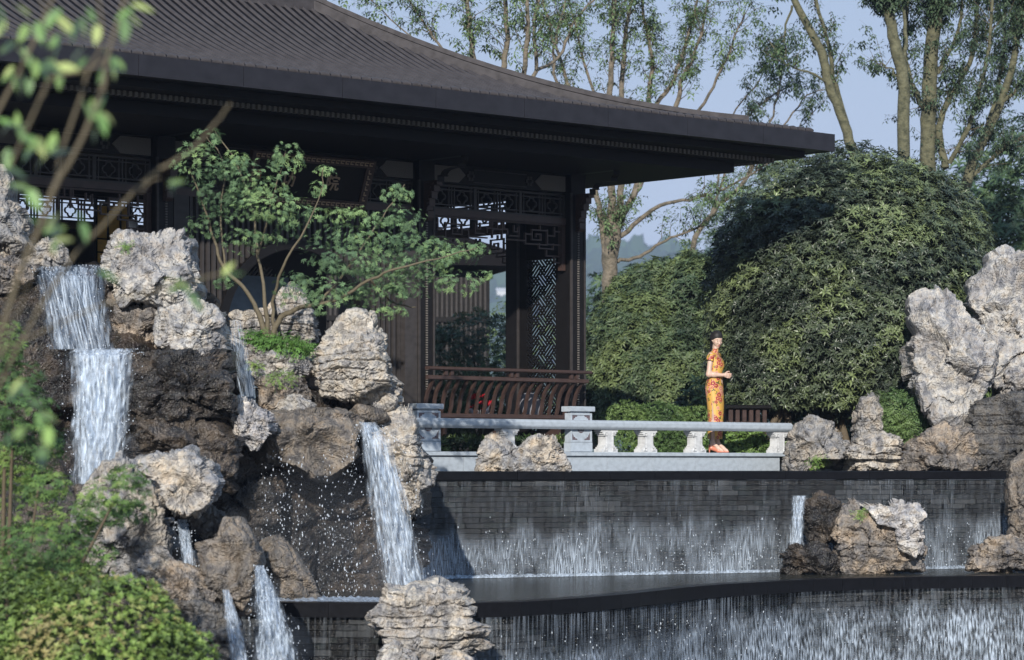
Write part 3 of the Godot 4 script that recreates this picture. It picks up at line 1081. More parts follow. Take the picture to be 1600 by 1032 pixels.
func pools() -> void:
	var lip := smooth_line(POOL_LIP, 70)
	var f := rail_frame()
	# water: the channel under the balustrade, the middle pool, the lowest pool
	var q := PackedVector2Array()
	for p in [wall_at(-6.5), wall_at(8.2), f * Vector3(4.5, 0, -0.1), f * Vector3(-8, 0, -0.1)]:
		q.append(Vector2(p.x, p.z))
	struct("channel_water", Geo.new().flat(q, -0.072).mesh(), M.pond)
	q = PackedVector2Array()
	for p in lip:
		q.append(Vector2(p.x, p.z - 0.02))
	for p in [wall_at(10), wall_at(-5.5)]:
		q.append(Vector2(p.x, p.z))
	struct("middle_pool_water", Geo.new().flat(q, -1.39).mesh(), M.pond)
	q = PackedVector2Array([Vector2(-6, -24), Vector2(11, -24), Vector2(11, -37.5), Vector2(3, -35), Vector2(-6, -29.5)])
	struct("lowest_pool_water", Geo.new().flat(q, -2.6).mesh(), M.pond)

	# upper wall: black coping slabs over courses of thin slate
	var turn := Basis(Vector3.UP, atan2(0.452, 0.892))
	var wall := thing("upper_cascade_wall", "dark slate wall with a black coping below the balustrade", "wall")
	wall.transform = Transform3D(turn, wall_at(0))
	part(wall, "wall_core", box_mesh(Vector3(-6.5, -1.6, -0.4), Vector3(8.6, -0.19, -0.03)), M.slate_backing)
	for k in 23:
		var x := -6.5 + k * 0.655
		part(wall, "coping_slab", bevel_bar(0.65, 0.115, 0.42, 0.012), M.black_stone, Transform3D(Basis(), Vector3(x, -0.1275, -0.15)))
	courses(wall, -6.4, 8.5, -0.19, -1.5, func(x): return Transform3D(Basis(), Vector3(x, 0, 0)), 19)
	# lower wall, along the curved lip
	var low := thing("lower_cascade_wall", "curved dark slate wall with a black lip under the middle pool", "wall")
	for k in lip.size() - 1:
		if k % 2 == 0 and k + 2 < lip.size():
			var a := lip[k]
			var b := lip[k + 2]
			var d := (b - a).normalized()
			var n := Vector3(-d.z, 0, d.x)
			if n.z < 0:
				n = -n
			var a2 := lip[maxi(k - 1, 0)]
			var n0 := Vector3(-(lip[mini(k + 1, lip.size() - 1)] - a2).z, 0, (lip[mini(k + 1, lip.size() - 1)] - a2).x).normalized()
			var n1 := Vector3(-(lip[mini(k + 3, lip.size() - 1)] - lip[k + 1]).z, 0, (lip[mini(k + 3, lip.size() - 1)] - lip[k + 1]).x).normalized()
			if n0.z < 0:
				n0 = -n0
			if n1.z < 0:
				n1 = -n1
			var g := Geo.new()
			var gap := d * 0.0015
			var yy := [-1.383, -1.53]
			var p := [a + gap + n0 * 0.1, b - gap + n1 * 0.1, b - gap - n1 * 0.16, a + gap - n0 * 0.16]
			var u := Vector3.UP
			g.quad(p[0] + u * yy[0], p[1] + u * yy[0], p[2] + u * yy[0], p[3] + u * yy[0])
			g.quad(p[0] + u * yy[1], p[1] + u * yy[1], p[1] + u * yy[0], p[0] + u * yy[0])
			g.quad(p[3] + u * yy[1], p[2] + u * yy[1], p[1] + u * yy[1], p[0] + u * yy[1])
			g.quad(p[2] + u * yy[1], p[3] + u * yy[1], p[3] + u * yy[0], p[2] + u * yy[0])
			g.quad(p[3] + u * yy[1], p[0] + u * yy[1], p[0] + u * yy[0], p[3] + u * yy[0])
			g.quad(p[1] + u * yy[1], p[2] + u * yy[1], p[2] + u * yy[0], p[1] + u * yy[0])
			part(low, "lip_slab", g.mesh(), M.black_stone)
	var rows := []
	for y in [-1.535, -2.75]:
		var r := PackedVector3Array()
		for p in lip:
			r.append(p + Vector3(0, y, -0.03))
		rows.append(r)
	part(low, "wall_core", Geo.new().sheet([rows[1], rows[0]]).mesh(), M.slate_backing)
	var total := 0.0
	for k in lip.size() - 1:
		total += lip[k].distance_to(lip[k + 1])
	var curve := Curve3D.new()
	for p in lip:
		curve.add_point(p)
	courses(low, 0.0, curve.get_baked_length() - 0.4, -1.54, -2.7, func(s):
		var p := curve.sample_baked(s)
		var d := (curve.sample_baked(s + 0.15) - p).normalized()
		return Transform3D(Basis(d, Vector3.UP, d.cross(Vector3.UP)), p), 29)


# courses of thin slates between x0 and x1; the 300 that show largest are parts, the rest one joined part
func courses(wall: Node3D, x0: float, x1: float, top: float, bottom: float, at: Callable, seed_: int) -> void:
	var r := RandomNumberGenerator.new()
	r.seed = seed_
	var patch := noise(seed_, 0.7, 3)
	var kinds := []
	for k in 30:
		var l := 0.09 + 0.17 * (k % 5) / 4.0
		var g := Geo.new()
		var v: float = [0.007, 0.012, 0.02, 0.009, 0.055, 0.032][k / 5]
		g.tint = Color(v * 0.95, v, v * 1.12)
		var e := 0.003
		g.box(Vector3(e, e, -0.04), Vector3(l - e, 0.063 - e, r.randf_range(0.0, 0.016)))
		kinds.append([l, g])
	var rest := Geo.new()
	var made := 0
	var y := top - 0.065
	while y > bottom:
		var x := x0 + r.randf_range(0, 0.2)
		while x < x1:
			var bias: int = [0, 1, 2, 3, 0, 3][r.randi_range(0, 5)]
			var pale := patch.get_noise_2d(x * 1.0, y * 3.0) + 0.25 * patch.get_noise_2d(x * 4.0, y * 9.0)
			if pale > 0.18 and y > top - 0.4:
				bias = 4 if r.randf() < 0.6 else 5
			elif pale < -0.15:
				bias = 0
			var k := bias * 5 + r.randi_range(0, 4)
			var l: float = kinds[k][0]
			var t: Transform3D = at.call(x)
			t.origin += Vector3.UP * y + t.basis.z * r.randf_range(0, 0.012)
			var seen_x := (wall.transform * t.origin)
			var px := CX + seen_x.x / -seen_x.z * F
			if made < 300 and px > 660 and px < 1590 and l > 0.08:
				if kinds[k].size() == 2:
					kinds[k].append(kinds[k][1].mesh())
				part(wall, "slate", kinds[k][2], M.slate, t)
				made += 1
			else:
				var src: Geo = kinds[k][1]
				var k0 := rest.v.size()
				for j in src.v.size():
					rest.v.append(t * src.v[j])
					rest.n.append(t.basis * src.n[j])
					rest.uv.append(src.uv[j])
					rest.c.append(src.c[j])
				for j in src.i:
					rest.i.append(k0 + j)
			x += l
		y -= 0.065
	part(wall, "slate_courses", rest.mesh(), M.slate).set_meta("kind", "stuff")


# ---------------------------------------------------------------- balustrade
func balustrade() -> void:
	var root := thing("stone_balustrade", "low grey granite balustrade with white carved balusters in front of the hall", "balustrade")
	root.transform = rail_frame()
	var x0 := rail_t(640)
	var x1 := rail_t(1237)
	# rounded rail
	var g := Geo.new()
	var prof := PackedVector2Array()
	for q in [[-0.1, 0.49], [-0.075, 0.487], [0.05, 0.487], [0.065, 0.503], [0.075, 0.515], [0.08, 0.53], [0.08, 0.575], [0.073, 0.59], [0.058, 0.605], [0.04, 0.612], [-0.08, 0.612], [-0.095, 0.605], [-0.105, 0.59], [-0.11, 0.575], [-0.11, 0.51]]:
		prof.append(Vector2(-q[0], q[1]))
	g.prism(prof, Transform3D(Basis(Vector3(0, 0, -1), Vector3.UP, Vector3(1, 0, 0)), Vector3(x0, 0, -0.02)), x1 - x0 - 0.04)
	var q2 := PackedVector2Array()
	for q in prof:
		q2.append(Vector2(q.x * 0.8, 0.55 + (q.y - 0.55) * 0.8))
	g.prism(q2, Transform3D(Basis(Vector3(0, 0, -1), Vector3.UP, Vector3(1, 0, 0)), Vector3(x1 - 0.04, 0, -0.02)), 0.025)
	part(root, "rail", g.mesh(), M.granite)
	# plinth
	var xe := rail_t(1214)
	var n := 8
	for k in n:
		var w := (xe - x0) / n
		part(root, "plinth_block", box_mesh(Vector3(x0 + k * w + 0.004, -0.12, -0.2), Vector3(x0 + (k + 1) * w - 0.004, 0.125, 0.06)), M.granite)
	n = 5
	for k in n:
		var w := (rail_t(1228) - x0) / n
		part(root, "plinth_slab", bevel_bar(w - 0.004, 0.052, 0.3, 0.006), M.granite, Transform3D(Basis(), Vector3(x0 + k * w, 0.154, -0.05)))
	# newels
	for px in [671.0, 909.5]:
		var x := rail_t(px)
		var w := 0.195
		var p := part(root, "newel", box_mesh(Vector3(x - w, 0.315, -0.13), Vector3(x + w, 0.705, -0.024)), M.granite)
		part(p, "newel_base", bevel_bar(0.4, 0.126, 0.13, 0.006), M.granite, Transform3D(Basis(), Vector3(x - 0.2, 0.2485, -0.075)))
		part(p, "newel_cap", bevel_bar(0.45, 0.07, 0.18, 0.008), M.granite, Transform3D(Basis(), Vector3(x - 0.225, 0.76, -0.075)))
		part(p, "newel_neck", box_mesh(Vector3(x - 0.17, 0.7, -0.12), Vector3(x + 0.17, 0.728, -0.03)), M.granite)
		var fr := Geo.new()
		for s in [[-w, 0.316, w, 0.34], [-w, 0.68, w, 0.704], [-w, 0.34, -w + 0.028, 0.68], [w - 0.028, 0.34, w, 0.68]]:
			fr.box(Vector3(x + s[0], s[1], -0.026), Vector3(x + s[2], s[3], -0.012))
		part(p, "newel_frame", fr.mesh(), M.granite)
		var inl := Geo.new()
		for sx in [-1.0, 1.0]:
			for sy in [0.0, 1.0]:
				var cx: float = x + sx * (w - 0.032)
				var cy: float = 0.345 if sy == 0.0 else 0.675
				var dy := 1.0 if sy == 0.0 else -1.0
				var poly := PackedVector2Array()
				for e in [[0, 0], [0.1, 0], [0.09, 0.018], [0.06, 0.02], [0.055, 0.036], [0.03, 0.04], [0.028, 0.06], [0.014, 0.07], [0, 0.1]]:
					poly.append(Vector2(cx - sx * e[0], cy + dy * e[1]))
				inl.prism(poly, Transform3D(Basis(), Vector3(0, 0, -0.0245)), 0.004)
		var ring := PackedVector2Array()
		for k in 20:
			ring.append(Vector2(x + cos(TAU * k / 20.0) * 0.062, 0.5 + sin(TAU * k / 20.0) * 0.062))
		inl.prism(ring, Transform3D(Basis(), Vector3(0, 0, -0.0245)), 0.004)
		part(p, "carved_inlay", inl.mesh(), M.inlay)
		var knot := Geo.new()
		for k in 5:
			knot.box(Vector3(x - 0.04, 0.458 + k * 0.019, -0.021), Vector3(x + 0.04, 0.464 + k * 0.019, -0.019))
		part(p, "medallion_lines", knot.mesh(), M.granite)
	# balusters
	var half := PackedVector2Array([Vector2(0.15, 0.18), Vector2(0.15, 0.225), Vector2(0.125, 0.225), Vector2(0.125, 0.25), Vector2(0.1, 0.25), Vector2(0.1, 0.268), Vector2(0.082, 0.275), Vector2(0.075, 0.3), Vector2(0.075, 0.4), Vector2(0.1, 0.405), Vector2(0.1, 0.425), Vector2(0.125, 0.43), Vector2(0.125, 0.455), Vector2(0.15, 0.455), Vector2(0.15, 0.486)])
	var poly := half.duplicate()
	for k in half.size():
		var e := half[half.size() - 1 - k]
		poly.append(Vector2(-e.x, e.y))
	var b := Geo.new().prism(poly, Transform3D(Basis(), Vector3(0, 0, -0.14)), 0.15).mesh()
	var sc := Geo.new()
	for sx in [-1.0, 1.0]:
		for y in [0.2, 0.405]:
			for s in [[0.05, 0, 0.11, 0.006], [0.05, 0.006, 0.056, 0.045], [0.056, 0.039, 0.1, 0.045], [0.094, 0.016, 0.1, 0.039], [0.072, 0.016, 0.094, 0.022]]:
				sc.box(Vector3(minf(sx * s[0], sx * s[2]), y + s[1], 0.01), Vector3(maxf(sx * s[0], sx * s[2]), y + s[3], 0.024))
		sc.box(Vector3(sx * 0.053 - 0.003, 0.25, 0.01), Vector3(sx * 0.053 + 0.003, 0.4, 0.015))
	var scroll := sc.mesh()
	for px in [797.0, 952.0, 1014.0, 1091.0, 1220.0]:
		var p := part(root, "baluster", b, M.marble, Transform3D(Basis(), Vector3(rail_t(px), 0, 0)))
		part(p, "scroll_carving", scroll, M.inlay if false else M.marble)


# ---------------------------------------------------------------- moving water
func fall(called: String, label: String, edges: Array, m: Material, bulge: float, seed_: int, rough := 0.03, kind := "structure") -> MeshInstance3D:
	# edges: [left px, right px, py, depth] from the top down
	var c := Curve2D.new()
	var n := noise(seed_, 1.0, 3)
	var rows := []
	var nr := 40
	for r in nr + 1:
		var t := float(r) / nr * (edges.size() - 1)
		var k := mini(int(t), edges.size() - 2)
		var f := t - k
		var row := PackedVector3Array()
		for s in 41:
			var u := s / 40.0
			var e := []
			for j in 4:
				e.append(lerpf(edges[k][j], edges[k + 1][j], f))
			var w: float = e[1] - e[0]
			var px := lerpf(e[0], e[1], u) + n.get_noise_2d(s * 0.3, r * 0.12) * w * 0.04
			var p := P(px, e[2], e[3] - bulge * sin(PI * u))
			p.z += n.get_noise_3d(px * 0.11, e[2] * 0.015, 3.0) * rough * 3.0
			row.append(p)
		rows.append(row)
	rows.reverse()
	var g := Geo.new().sheet(rows)
	for r in nr + 1:
		for s in 41:
			var u := s / 40.0
			var edge := smoothstep(0.0, 0.12, u) * smoothstep(1.0, 0.88, u)
			var rag := 0.5 + 0.9 * n.get_noise_2d(s * 0.45 + 50, r * 0.1)
			var wide := minf(u, 1.0 - u) * 2.0
			var a := smoothstep(0.0, 0.45, wide + 0.55 * n.get_noise_2d(s * 0.5 + 80, r * 0.16) * (0.3 + 0.7 * float(nr - r) / nr) - 0.02)
			g.c[r * 41 + s] = Color(1, 1, 1, clampf(a * clampf(0.45 + rag * 0.75, 0, 1), 0, 1) * minf(edge * 4.0, 1.0))
	var o := part(self, called, g.mesh(), m)
	tag(o, label, "", "", kind)
	return o


func drop_mesh() -> ArrayMesh:
	var g := Geo.new()
	var s := 6
	for k in 3:
		for j in s:
			var a := TAU * j / s
			var y: float = [-0.7, 0.0, 0.7][k]
			var r: float = [0.7, 1.0, 0.7][k]
			var p := Vector3(cos(a) * r, y, sin(a) * r)
			g.vert(p, p.normalized())
	for k in 2:
		for j in s:
			var a := k * s + j
			var b := k * s + (j + 1) % s
			g.tri_i(a, a + s, b + s)
			g.tri_i(a, b + s, b)
	var lo := g.vert(Vector3(0, -1, 0), Vector3.DOWN)
	var hi := g.vert(Vector3(0, 1, 0), Vector3.UP)
	for j in s:
		g.tri_i(lo, j, (j + 1) % s)
		g.tri_i(hi, 2 * s + (j + 1) % s, 2 * s + j)
	return g.mesh()


func spray(label: String, spots: Array, size: float, stretch: float) -> void:
	var where: Array[Transform3D] = []
	var tint := PackedColorArray()
	for p in spots:
		var s := size * pow(rnd(0.3, 1.0), 2.0)
		where.append(Transform3D(Basis(Vector3(0, 0, 1), rnd(-0.15, 0.15)).scaled(Vector3(s, s * rnd(1.0, stretch), s)), p))
		tint.append(Color.WHITE)
	tag(scatter(self, "water_spray", drop_mesh(), M.drop, where, tint), label)


func in_edges(edges: Array, spread := 0.0) -> Vector3:
	var t := rnd(0, edges.size() - 1.001)
	var k := int(t)
	var f := t - k
	var e := []
	for j in 4:
		e.append(lerpf(edges[k][j], edges[k + 1][j], f))
	var w: float = (e[1] - e[0]) * spread
	return P(rnd(e[0] - w, e[1] + w), e[2], e[3] - rnd(0.02, 0.2))


func falling_water() -> void:
	# veils over the two slate walls
	var n := noise(81, 0.9, 3)
	for layer in 2:
		var rows := []
		for r in 9:
			var row := PackedVector3Array()
			for k in 241:
				var t := -5.2 + 13.2 * k / 240.0
				var top := -0.42 - 0.32 * (0.5 + 0.5 * n.get_noise_1d(t * 2.2 + layer * 40)) - 0.16 * absf(n.get_noise_1d(t * 14.0))
				if t < wall_t(920):
					top -= 0.14 + 0.1 * n.get_noise_1d(t * 5.0)
				if layer == 1:
					top = -0.19
				var y := lerpf(top, -1.395, r / 8.0)
				var p := wall_at(t) + Vector3(-0.452, 0, 0.892) * (0.06 + 0.035 * layer + 0.05 * r / 8.0 + 0.02 * n.get_noise_2d(t * 16, y * 2))
				row.append(Vector3(p.x, y, p.z))
			rows.append(row)
		rows.reverse()
		var g := Geo.new().sheet(rows)
		for k in g.c.size():
			var p := g.v[k]
			var up := float(k / 241) / 8.0
			g.c[k] = Color(1, 1, 1, clampf(0.66 + 0.95 * n.get_noise_3d(p.x * 1.3, p.y * 0.9, 7.0) + 0.35 * n.get_noise_1d(p.x * 9.0), 0.12, 1) * (0.75 if layer else smoothstep(1.0, 0.6, up)))
		var o := struct("upper_water_veil", g.mesh(), M.veil if layer == 0 else M.trickle, "white broken veil of water running down the upper slate wall" if layer == 0 else "thin clear threads of water slipping over the upper coping")
	var lip := smooth_line(POOL_LIP, 240)
	for layer in 2:
		var rows := []
		for r in 9:
			var row := PackedVector3Array()
			for k in lip.size():
				var p := lip[k]
				var top := -1.66 - 0.1 * n.get_noise_1d(p.x * 5.0) - 0.12 * absf(n.get_noise_1d(p.x * 17.0)) - (0.14 if p.x < 2.1 else 0.0) - (0.25 if p.x < -0.5 else 0.0)
				if layer == 1:
					top = -1.53
				var y := lerpf(top, -2.6, r / 8.0)
				row.append(Vector3(p.x, y, p.z + 0.12 + 0.03 * layer + 0.1 * r / 8.0 + 0.03 * n.get_noise_2d(p.x * 16, y * 2)))
			rows.append(row)
		rows.reverse()
		var g := Geo.new().sheet(rows)
		for k in g.c.size():
			var p := g.v[k]
			var up := float(k / lip.size()) / 8.0
			g.c[k] = Color(1, 1, 1, clampf(0.75 + 0.8 * n.get_noise_3d(p.x * 1.4, p.y * 2.0, 17.0) + 0.35 * n.get_noise_1d(p.x * 8.0), 0.1, 1) * ((0.25 + 0.75 * smoothstep(-0.6, 0.4, p.x) * smoothstep(3.1, 2.4, p.x)) if layer else smoothstep(1.0, 0.75, up)))
		struct("lower_water_veil", g.mesh(), M.veil_strong if layer == 0 else M.ribbon, "foaming white veil of water down the lower curved wall" if layer == 0 else "thin threads of water falling free from the lower lip")
	# foam where water lands
	var rows := []
	for r in 5:
		var row := PackedVector3Array()
		for k in 301:
			var t := -3.4 + 11.4 * k / 300.0
			var p := wall_at(t) + Vector3(-0.452, 0, 0.892) * (0.02 + 0.05 * r + 0.05 * n.get_noise_2d(t * 9, r))
			p.y = -1.386 + (0.035 + 0.03 * n.get_noise_2d(t * 22, r * 3)) * sin(PI * r / 4.0)
			row.append(p)
		rows.append(row)
	rows.reverse()
	var fl := Geo.new().sheet(rows)
	for k in fl.c.size():
		fl.c[k] = Color(1, 1, 1, clampf(0.75 + 0.9 * n.get_noise_1d(fl.v[k].x * 5.0), 0.1, 1.0))
		fl.uv[k] = Vector2(fl.v[k].x, fl.uv[k].y * 0.2)
	struct("foam_line", fl.mesh(), M.foam, "white foam line at the foot of the upper slate wall")
	rows = []
	for r in 9:
		var row := PackedVector3Array()
		for k in 61:
			var x := -2.6 + 1.5 * k / 60.0
			row.append(Vector3(x, -1.388 + 0.045 * maxf(0, 0.4 + n.get_noise_2d(x * 18, r * 1.3)) * sin(PI * r / 8.0), -29.6 + r * 0.12 + 0.06 * n.get_noise_1d(x * 9)))
		rows.append(row)
	rows.reverse()
	struct("splash_foam", Geo.new().sheet(rows).mesh(), M.foam, "bright churned foam on the middle pool below the rock fall")
	# the falls over the rocks: [left, right, y, depth]
	var top_fall := [[52, 170, 414, 30.6], [50, 171, 417, 30.0], [50, 170, 432, 29.7], [62, 172, 490, 29.55], [72, 182, 546, 29.5]]
	fall("waterfall", "clear blue streaked fall at the top left of the rockery", top_fall, M.clear_sheet, 0.12, 5)
	fall("waterfall", "bright streaks on the clear blue fall at the top left", top_fall.map(func(e): return [e[0] + 2, e[1] - 1, e[2], e[3] - 0.04]), M.fall, 0.13, 25)
	fall("waterfall", "second sheet of the clear top left fall, nearer the viewer", [[58, 140, 424, 29.75], [64, 150, 440, 29.45], [80, 178, 546, 29.35]], M.fall, 0.1, 6)
	var white_fall := [[104, 215, 545, 29.2], [100, 214, 556, 28.95], [106, 208, 640, 28.8], [108, 200, 700, 28.7], [112, 176, 780, 28.65]]
	fall("white_waterfall", "frothy white fall pouring off the ledge under the top fall", white_fall, M.foam, 0.18, 7, 0.06)
	fall("white_waterfall", "inner sheet of the frothy white fall on the left", [[112, 208, 547, 29.2], [110, 205, 600, 29.0], [118, 190, 780, 28.8]], M.foam, 0.1, 8, 0.06)
	var main_fall := [[560, 588, 660, 30.35], [562, 612, 690, 30.15], [572, 640, 780, 29.95], [590, 656, 860, 29.85], [600, 672, 925, 29.8]]
	fall("main_waterfall", "tall white fall arching off the brown overhang beside the balustrade", main_fall, M.foam, 0.12, 9, 0.06)
	fall("main_waterfall", "bluish inner sheet of the tall fall by the balustrade", [[562, 586, 662, 30.4], [568, 630, 740, 30.2], [598, 662, 925, 30.0]], M.fall, 0.08, 10, 0.05)
	var side_fall := [[356, 378, 500, 29.9], [360, 390, 555, 29.7], [372, 402, 620, 29.5]]
	fall("side_waterfall", "narrow bluish trickle between the rounded rock and the planted ledge", side_fall, M.fall, 0.05, 11)
	var small_fall := [[276, 292, 812, 26.6], [276, 298, 830, 26.4], [284, 308, 888, 26.2]]
	fall("small_waterfall", "small pale blue spill under the bright boulder", small_fall, M.foam, 0.04, 12)
	var blue_fall := [[398, 412, 884, 25.7], [396, 432, 920, 25.5], [398, 456, 980, 25.3], [392, 474, 1045, 25.2]]
	fall("blue_waterfall", "blue and white fall in the lower part beside the round clipped shrub", blue_fall, M.foam, 0.08, 13, 0.05)
	fall("blue_waterfall", "clear inner sheet of the lower blue fall", [[400, 414, 886, 25.8], [402, 440, 940, 25.6], [400, 462, 1045, 25.3]], M.fall, 0.06, 14)
	var thin_fall := [[346, 358, 922, 25.4], [350, 376, 970, 25.2], [358, 392, 1045, 25.1]]
	fall("thin_waterfall", "thin pale spill left of the lower blue fall", thin_fall, M.foam, 0.04, 15)
	var rock_fall := [[1238, 1262, 775, 36.2], [1236, 1258, 800, 36.05], [1232, 1256, 852, 36.0]]
	fall("rock_waterfall", "thin white fall over the ledge of the dark rock at the slate wall", rock_fall, M.foam, 0.05, 16)
	# drops
	var spots := []
	for k in 600:
		spots.append(in_edges(main_fall, 0.3))
	spray("flying drops round the tall main fall", spots, 0.0055, 2.5)
	spots = []
	for k in 1000:  # drips below the overhang gather under a few lips
		var lip_x: float = [428, 440, 452, 505, 520, 540, 552, 470, 412][rng.randi_range(0, 8)]
		var fallen := pow(rnd(0, 1), 0.7)
		spots.append(P(lip_x + rng.randfn(0, 2.5 + 8 * fallen), lerpf(700, 935, fallen), 30.0 - rnd(0, 0.5)))
	spray("curtain of drips below the brown overhang", spots, 0.0055, 3.5)
	spots = []
	for k in 450:
		spots.append(in_edges(white_fall, 0.1))
	for k in 250:
		spots.append(in_edges(top_fall, 0.02))
	spray("drops thrown off the two left falls", spots, 0.0055, 2.0)
	spots = []
	for k in 300:
		spots.append(in_edges(blue_fall, 0.2))
	for k in 120:
		spots.append(in_edges(small_fall, 0.3))
	spray("drops round the lower blue falls", spots, 0.0055, 2.0)
	spots = []
	for k in 1200:
		var t := rnd(wall_t(640), wall_t(1590))
		var y := -1.38 + absf(rng.randfn(0, 0.3))
		if y < -0.6:
			var p := wall_at(t) + Vector3(-0.452, 0, 0.892) * rnd(0.1, 0.2)
			spots.append(Vector3(p.x, y, p.z))
	spray("sparkling drops over the upper water veil", spots, 0.006, 3.0)
	spots = []
	for k in 700:
		var p: Vector3 = lip[rng.randi_range(30, lip.size() - 10)]
		spots.append(Vector3(p.x + rnd(-0.05, 0.05), rnd(-2.3, -1.7), p.z + rnd(0.2, 0.4)))
	spray("sparkling drops over the lower water veil", spots, 0.0055, 3.0)
	# mist where the falls land
	for q in [["main fall's foot", 630, 890, 29.7, 0.5, 0.5], ["foot of the frothy white fall", 150, 730, 28.5, 0.5, 0.5], ["foot of the lower blue fall", 430, 1010, 25.1, 0.35, 0.3], ["dripping hollow", 490, 860, 29.8, 1.1, 0.9]]:
		var f := FogVolume.new()
		f.name = "mist"
		f.shape = RenderingServer.FOG_VOLUME_SHAPE_ELLIPSOID
		f.size = Vector3(q[4] * 2, q[5] * 2, 0.7)
		f.position = P(q[1], q[2], q[3])
		var m := FogMaterial.new()
		m.density = 0.1
		m.albedo = Color(0.92, 0.95, 1.0)
		f.material = m
		add_child(f, true)
		tag(f, "thin mist over the " + q[0], "", "", "stuff")


# ---------------------------------------------------------------- rocks
const ROCK_LOOK := {
	# material, base, second tone, relief, block size, ledge height, ledge depth, fine
	"pale": ["rock", [0.61, 0.595, 0.57], [0.45, 0.44, 0.44], 0.1, 1.6, 0.0, 0.0, 0.05],
	"layered": ["rock", [0.64, 0.6, 0.54], [0.48, 0.46, 0.44], 0.07, 1.8, 0.105, 0.075, 0.03],
	"tan": ["rock", [0.66, 0.6, 0.52], [0.44, 0.44, 0.45], 0.085, 1.5, 0.0, 0.0, 0.045],
	"grey": ["rock", [0.36, 0.36, 0.365], [0.5, 0.47, 0.43], 0.10, 1.7, 0.0, 0.0, 0.05],
	"white": ["rock", [0.72, 0.7, 0.68], [0.5, 0.49, 0.5], 0.11, 2.0, 0.0, 0.0, 0.06],
	"dark": ["rock_wet", [0.052, 0.049, 0.048], [0.125, 0.105, 0.088], 0.13, 1.5, 0.26, 0.06, 0.06],
	"cliff": ["rock_wet", [0.032, 0.03, 0.03], [0.075, 0.06, 0.048], 0.16, 1.2, 0.3, 0.08, 0.06],
	"brown": ["rock_damp", [0.19, 0.17, 0.15], [0.28, 0.245, 0.21], 0.06, 1.2, 0.0, 0.0, 0.03],
	"damp": ["rock_damp", [0.27, 0.25, 0.235], [0.44, 0.37, 0.3], 0.10, 1.6, 0.2, 0.035, 0.05],
	"slab": ["rock_damp", [0.10, 0.10, 0.102], [0.16, 0.155, 0.15], 0.06, 1.0, 0.15, 0.06, 0.04],
}
var rock_count := 0


